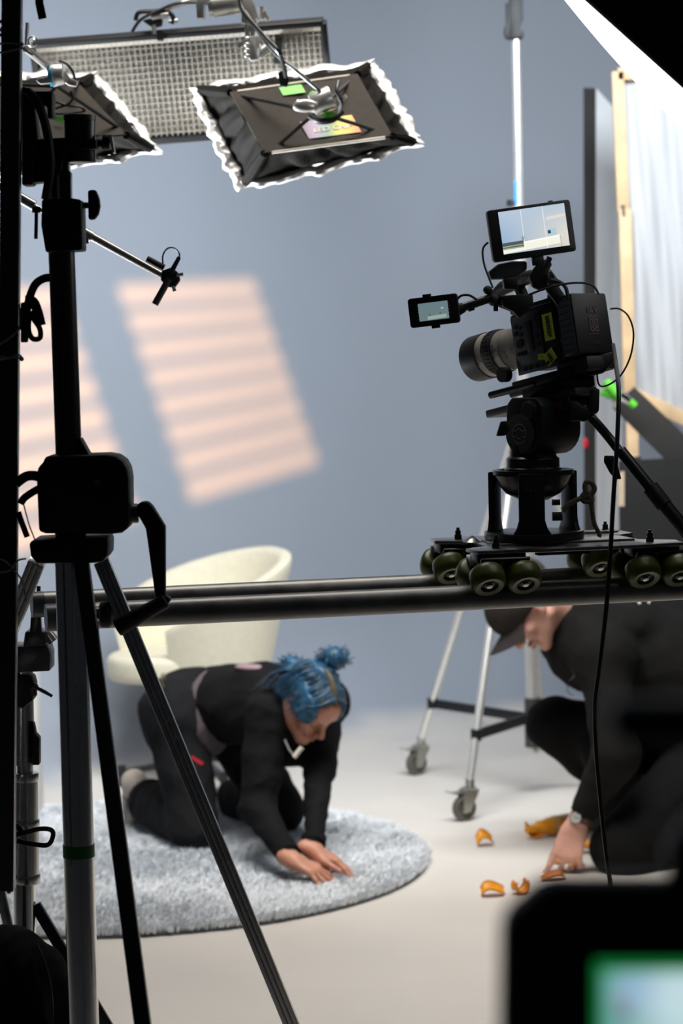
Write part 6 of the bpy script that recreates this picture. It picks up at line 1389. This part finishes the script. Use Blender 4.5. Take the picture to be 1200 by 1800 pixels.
# hair: cap, strands and two tied tufts
hs = [elp(hf(0, -.026, .042), (.086, .100, .090), HB3, .03), elp(hf(0, -.075, .0), (.072, .055, .075), HB3, .03), elp(hf(.060, .030, .045), (.030, .055, .045), HB3, .02), elp(hf(-.060, .030, .045), (.030, .055, .045), HB3, .02),
      elp(hf(.064, .045, .02), (.022, .040, .030), HB3, .02), elp(hf(-.064, .045, .02), (.022, .040, .030), HB3, .02), ('s', tup(hf(0, .115, -.01)), (.048, .05, .068), HB3, .012)]
vs, fs = sdf_mesh(hs, 0.004); vs = wrinkle(vs, fs, 0.006, 75, 4); hr = raw_obj('hair', vs, fs, 'hair', wo)
rnd = random.Random(4); sv = []; 
def lock(path, r0, n=5): MBH.tube(crom(path, 4), [max(r0 * (1 - i / (4 * (len(path) - 1)) * 0.85), .0005) for i in range(4 * (len(path) - 1) + 1)], n)
MBH = MB()
for k in range(420):
    sx = rnd.choice((-1, 1)); t0 = rnd.random(); y0 = .068 - .16 * t0
    start = hf(sx * .004, y0, .125 - .55 * abs(y0 - (-.02)) ** 1.35 + .004)
    ph = R(rnd.uniform(70, 150)); 
    e = hf(sx * (.078 + rnd.uniform(-.004, .02)), y0 * .8 - rnd.uniform(0, .03), rnd.uniform(-.03, .055)); m1 = hf(sx * rnd.uniform(.045, .07), y0 + rnd.uniform(-.015, .01), .105 - .3 * abs(y0 + .02) + rnd.uniform(-.006, .012))
    lock([start, m1, e], rnd.uniform(.0025, .0045))
for k in range(120):
    y0 = -.09; a = rnd.uniform(-1, 1); e = hf(a * .10, -.115 - rnd.uniform(0, .03), rnd.uniform(-.11, .0)); lock([hf(a * .05, -.075, .085), hf(a * .085, -.118, .03), e], rnd.uniform(.003, .005))
MBH.build('hair_strands', 'hair', hr, smooth=60)
ptg = [hf(.002, .078, .088), hf(.003, .045, .115), hf(.0, .0, .131), hf(-.002, -.04, .131)]
MB().tube(crom(ptg, 6), [.005 + .006 * math.sin(PI * i / 18) for i in range(19)], 8).build('hair_parting', 'hairroot', hr)
def tuft(base, dirv, n, spread, ln, seed, rr):
    r0 = random.Random(seed); mb = MB()
    for k in range(n):
        d = V((r0.gauss(0, 1), r0.gauss(0, 1), r0.gauss(0, 1))).normalized(); d = (V(dirv).normalized() + d * spread).normalized()
        l_ = ln * r0.uniform(.6, 1.15); mid_ = V(base) + d * l_ * .6 + V((r0.gauss(0, .006), r0.gauss(0, .006), r0.gauss(0, .006))); e = mid_ + (d + V((0, 0, -.35)) + V((r0.gauss(0, .5), r0.gauss(0, .5), r0.gauss(0, .5)))).normalized() * l_ * .45
        p_ = crom([V(base), mid_, e], 4); mb.tube(p_, [max(rr * (1 - i / len(p_) * .8), .0006) for i in range(len(p_))], 5)
    mb.ell(V(base) + V(dirv).normalized() * ln * .45, (ln * .55, ln * .55, ln * .55)); return mb.build('hair_tuft', 'hair', hr, smooth=60)
tuft(P(586, 1176, 7.66), V((0.10, 0, 1)), 260, 0.75, 0.074, 1, .0042)
tuft(P(514, 1186, 7.70), V((-0.05, 0, 1)), 180, 0.7, 0.062, 2, .0042)

# ---------------------------------------------------------------- crouching man
hipM = V((1.18, 7.80, 0.30)); 
nsM = P(1062, 1158, 7.58)           # near (left) shoulder
fsM = V((nsM.x - 0.08, nsM.y + 0.36, nsM.z + 0.02))
chM = (nsM + fsM) / 2 + V((0.03, 0, 0.02))
wrM = P(1012, 1452, 7.44); elM = P(1082, 1330, 7.42)
knU = P(972, 1272, 7.92); ftU = V((1.02, 8.0, 0.06))
knD = P(1092, 1486, 7.46); knD.z = 0.075; ankD = V((1.33, 7.72, 0.09))
hcM = P(929, 1068, 7.68)
hnM = V((-0.48, -0.16, -0.86)); huM = V((-0.87, -0.05, 0.48))
ma = thing('person', 'man in charcoal hoodie and cap crouching at the right, picking up orange curls', 'person', V((1.0, 7.7, 0.0)))
hpM, hfM, HM3 = head_prims(hcM, hnM, huM, 1.06, 1.1)
hdM, tipsM, jM = hand_prims(wrM, V((-0.30, -0.22, -0.92)), V((-0.25, -0.9, 0.28)), 1, [(.25, .25, .1), (.75, .6, .3), (.85, .7, .35), (.8, .7, .3)], 0.34, 1.15, thumb_dir=V((-0.45, 0.25, -0.85)))
nk0, nk1 = chM + V((-0.03, 0, 0.06)), hfM(0, -.045, -.035)
wrF = V((0.98, 8.02, 0.36)); elF = V((1.10, 8.10, 0.48))
body = hpM + [cap(nk0, nk1, .062, .058, .03), cap(hipM, hipM.lerp(chM, .5) + V((.04, 0, .03)), .13, .125, .05), cap(hipM.lerp(chM, .5) + V((.04, 0, .03)), chM, .125, .12, .05), cap(nsM, fsM, .065, .065, .05),
    cap(nsM, elM, .05, .042, .03), cap(elM, wrM, .041, .030, .02), cap(fsM, elF, .05, .042, .03), cap(elF, wrF, .041, .03, .02),
    cap(hipM + V((0, -.1, 0)), hipM + V((0, .1, 0)), .11, .11, .04), cap(hipM + V((0, .08, 0)), knU, .085, .058, .03), cap(knU, ftU, .055, .038, .02), cap(ftU, ftU + V((-.14, -.03, -.02)), .038, .028, .02),
    cap(hipM + V((0, -.08, 0)), knD, .085, .058, .03), cap(knD, ankD, .052, .04, .02), cap(ankD, ankD + V((.1, .02, -.05)), .036, .028, .02), cap(wrF, wrF + V((-.08, -.02, -.05)), .028, .02, .02)] + hdM
vs, fs = sdf_mesh(body, 0.0042); raw_obj('body', vs, fs, 'skin2', ma)
bk = hipM.lerp(chM, .55) + V((.07, 0, .07))
ho = [cap(hipM + V((0.02, 0, .04)), bk, .175, .19, .06), cap(bk, chM, .19, .165, .06), cap(nsM, fsM, .095, .09, .06), cap(nsM, elM, .085, .074, .05), cap(elM, wrM.lerp(elM, .30), .073, .050, .03),
      cap(fsM, elF, .085, .074, .05), cap(elF, wrF, .07, .05, .03), cap(chM, nk0, .12, .085, .05), cap(nk0 + V((.02, 0, 0)), nk0.lerp(nk1, .35), .088, .082, .03), elp(chM + V((.10, 0, .07)), (.11, .16, .075), None, .04)]
cloth_obj('hoodie', ho, 0.0055, 'hoodie', ma, 0.007, 22, 6)
MB().tube([wrM.lerp(elM, .34), wrM.lerp(elM, .26), wrM.lerp(elM, .17)], [.049, .0455, .042], 22).build('cuff', 'hoodie', ma, smooth=50)
tm = [cap(P(1085, 1395, 7.75), P(1060, 1300, 7.85), .10, .08, .05), cap(hipM + V((0, -.1, 0)), hipM + V((0, .1, 0)), .15, .15, .05), cap(hipM + V((0, .08, 0)), knU, .125, .088, .05), cap(knU, ftU.lerp(knU, .12), .086, .072, .03), cap(hipM + V((0, -.08, .0)), knD, .135, .095, .05), cap(knD, ankD, .090, .075, .04), cap(hipM + V((0.0, -.1, -.05)), ankD, .12, .07, .05)]
vs, fs = sdf_mesh(tm, 0.0055); vs = wrinkle(vs, fs, 0.007, 20, 8); vs[:, 2] = np.maximum(vs[:, 2], 0.004); raw_obj('trousers', vs, fs, 'trouser', ma)
for nm, a, b in (('shoe', ftU + V((.02, 0, -.01)), ftU + V((-.17, -.04, -.015))), ('shoe', ankD + V((.06, .02, -.02)), ankD + V((.13, .03, -.03)))):
    vs, fs = sdf_mesh([cap(a, b, .05, .042, .02)], 0.005); vs[:, 2] = np.maximum(vs[:, 2], 0.003); raw_obj(nm, vs, fs, 'blackr', ma)
# cap with brim
cs_ = [elp(hfM(0, -.012, .046), (.097, .134, .099), HM3, .01), ('s', tup(hfM(0, .02, -.085)), (.2, .2, .100), HM3, .004)]
vs, fs = sdf_mesh(cs_, 0.004); cp_ = raw_obj('cap', vs, fs, 'cap', ma)
def brim(u, v):
    a = (u - .5) * R(118); r0 = .088 + v * .078 * math.cos(a * 0.72); x = math.sin(a) * (.080 + .012 * v); y = math.cos(a) * .106 + v * .080 * max(.15, math.cos(a * 0.95)) - .004
    return hfM(x, y, .036 + .004 * v - 11.5 * x * x * (.45 + .4 * v))
MB().sheet(brim, 20, 8, 0.004).build('brim', 'cap', cp_, smooth=60)
MB().ell(hfM(0, -.016, .128), (.007, .007, .005)).build('cap_button', 'cap', cp_)
# short hair, beard stubble shows as brown patch, eye, brow, lips
hv = [elp(hfM(0, -.040, .012), (.079, .076, .060), HM3, .01), ('s', tup(hfM(0, .06, -.02)), (.09, .085, .10), HM3, .006)]
vs, fs = sdf_mesh(hv, 0.004); vs = wrinkle(vs, fs, 0.0015, 150, 2); raw_obj('hair', vs, fs, 'brownhair', ma)
for sx in (-1, 1):
    MB().tube([hfM(sx * .046, .083, .002), hfM(sx * .038, .0895, -.003), hfM(sx * .028, .0905, -.004), hfM(sx * .019, .087, -.001)], 0.0017, 6).build('lashes', 'brownhair', ma)
    MB().tube([hfM(sx * .050, .084, .021), hfM(sx * .036, .0945, .0265), hfM(sx * .020, .097, .023)], [.002, .0035, .0025], 6).build('eyebrow', 'brownhair', ma)
MB().tube([hfM(-.021, .089, -.0575), hfM(-.008, .1015, -.0545), hfM(0, .1025, -.056), hfM(.008, .1015, -.0545), hfM(.021, .089, -.0575)], [.001, .0032, .003, .0032, .001], 6).build('lips', 'lips', ma)
MB().tube([hfM(-.018, .0885, -.0655), hfM(0, .1020, -.0680), hfM(.018, .0885, -.0655)], [.001, .0042, .001], 6).build('lips', 'lips', ma)
# watch and ring
wd_ = (elM - wrM).normalized(); wc = wrM + wd_ * 0.030
wx, wy, wz = frame_from(wd_)
ws = MB().tube([wc + (wx * math.cos(a) + wy * math.sin(a)) * .0335 for a in np.linspace(0, 2 * PI, 29)[:-1]], 1.0, closed=True, sect=[(.0015, .0095), (-.0015, .0095), (-.0015, -.0095), (.0015, -.0095)], up=wx).build('watch_strap', 'leather', ma)
vd = (CAM_LOC - wc).normalized(); fdir = (vd - wd_ * vd.dot(wd_) + V((-0.45, 0, 0)) ); fdir = (fdir - wd_ * fdir.dot(wd_)).normalized(); wcc = wc + fdir * .034
MB().cyl(wcc - fdir * .003, wcc + fdir * .007, .0205, n=28).build('watch_case', 'chrome', ws)
MB().cyl(wcc + fdir * .007, wcc + fdir * .0078, .0175, n=28).build('watch_dial', 'dial', ws)
hxx = wd_; hyy = fdir.cross(hxx)
for ang, l_ in ((R(50), .009), (R(-70), .013)): MB().tube([wcc + fdir * .0085, wcc + fdir * .0085 + (hxx * math.cos(ang) + hyy * math.sin(ang)) * l_], .0008, 5).build('watch_hand', 'ink', ws)
j = jM[2]; c = j[0].lerp(j[1], .45); rx, ry, rz = frame_from(j[1] - j[0])
MB().tube([c + (rx * math.cos(a) + ry * math.sin(a)) * .0098 for a in np.linspace(0, 2 * PI, 21)[:-1]], 1.0, closed=True, sect=[(.001, .003), (-.001, .003), (-.001, -.003), (.001, -.003)], up=rx).build('ring', 'gold', ma)
# earphone wire and back print
MB().tube(crom([hfM(.075, -.02, -.04), P(1006, 1175, 7.6), P(997, 1200, 7.58), P(999, 1218, 7.6), P(1008, 1222, 7.62)], 6), 0.0013, 6).build('earpiece_wire', 'cable', ma)
pb = P(1130, 1062, 7.50)
text_on('hoodie_print', 'TV', 0.05, P(1131, 1052, 7.44), V((1, 0.12, 0)), V((0, 0.5, 0.86)), 'piping', ma, 0.002)
for o in list(bpy.data.objects):
    if o.type == 'MESH' and o.parent is None and o.get('category') is None and o.get('kind') is None: print('UNTAGGED', o.name)
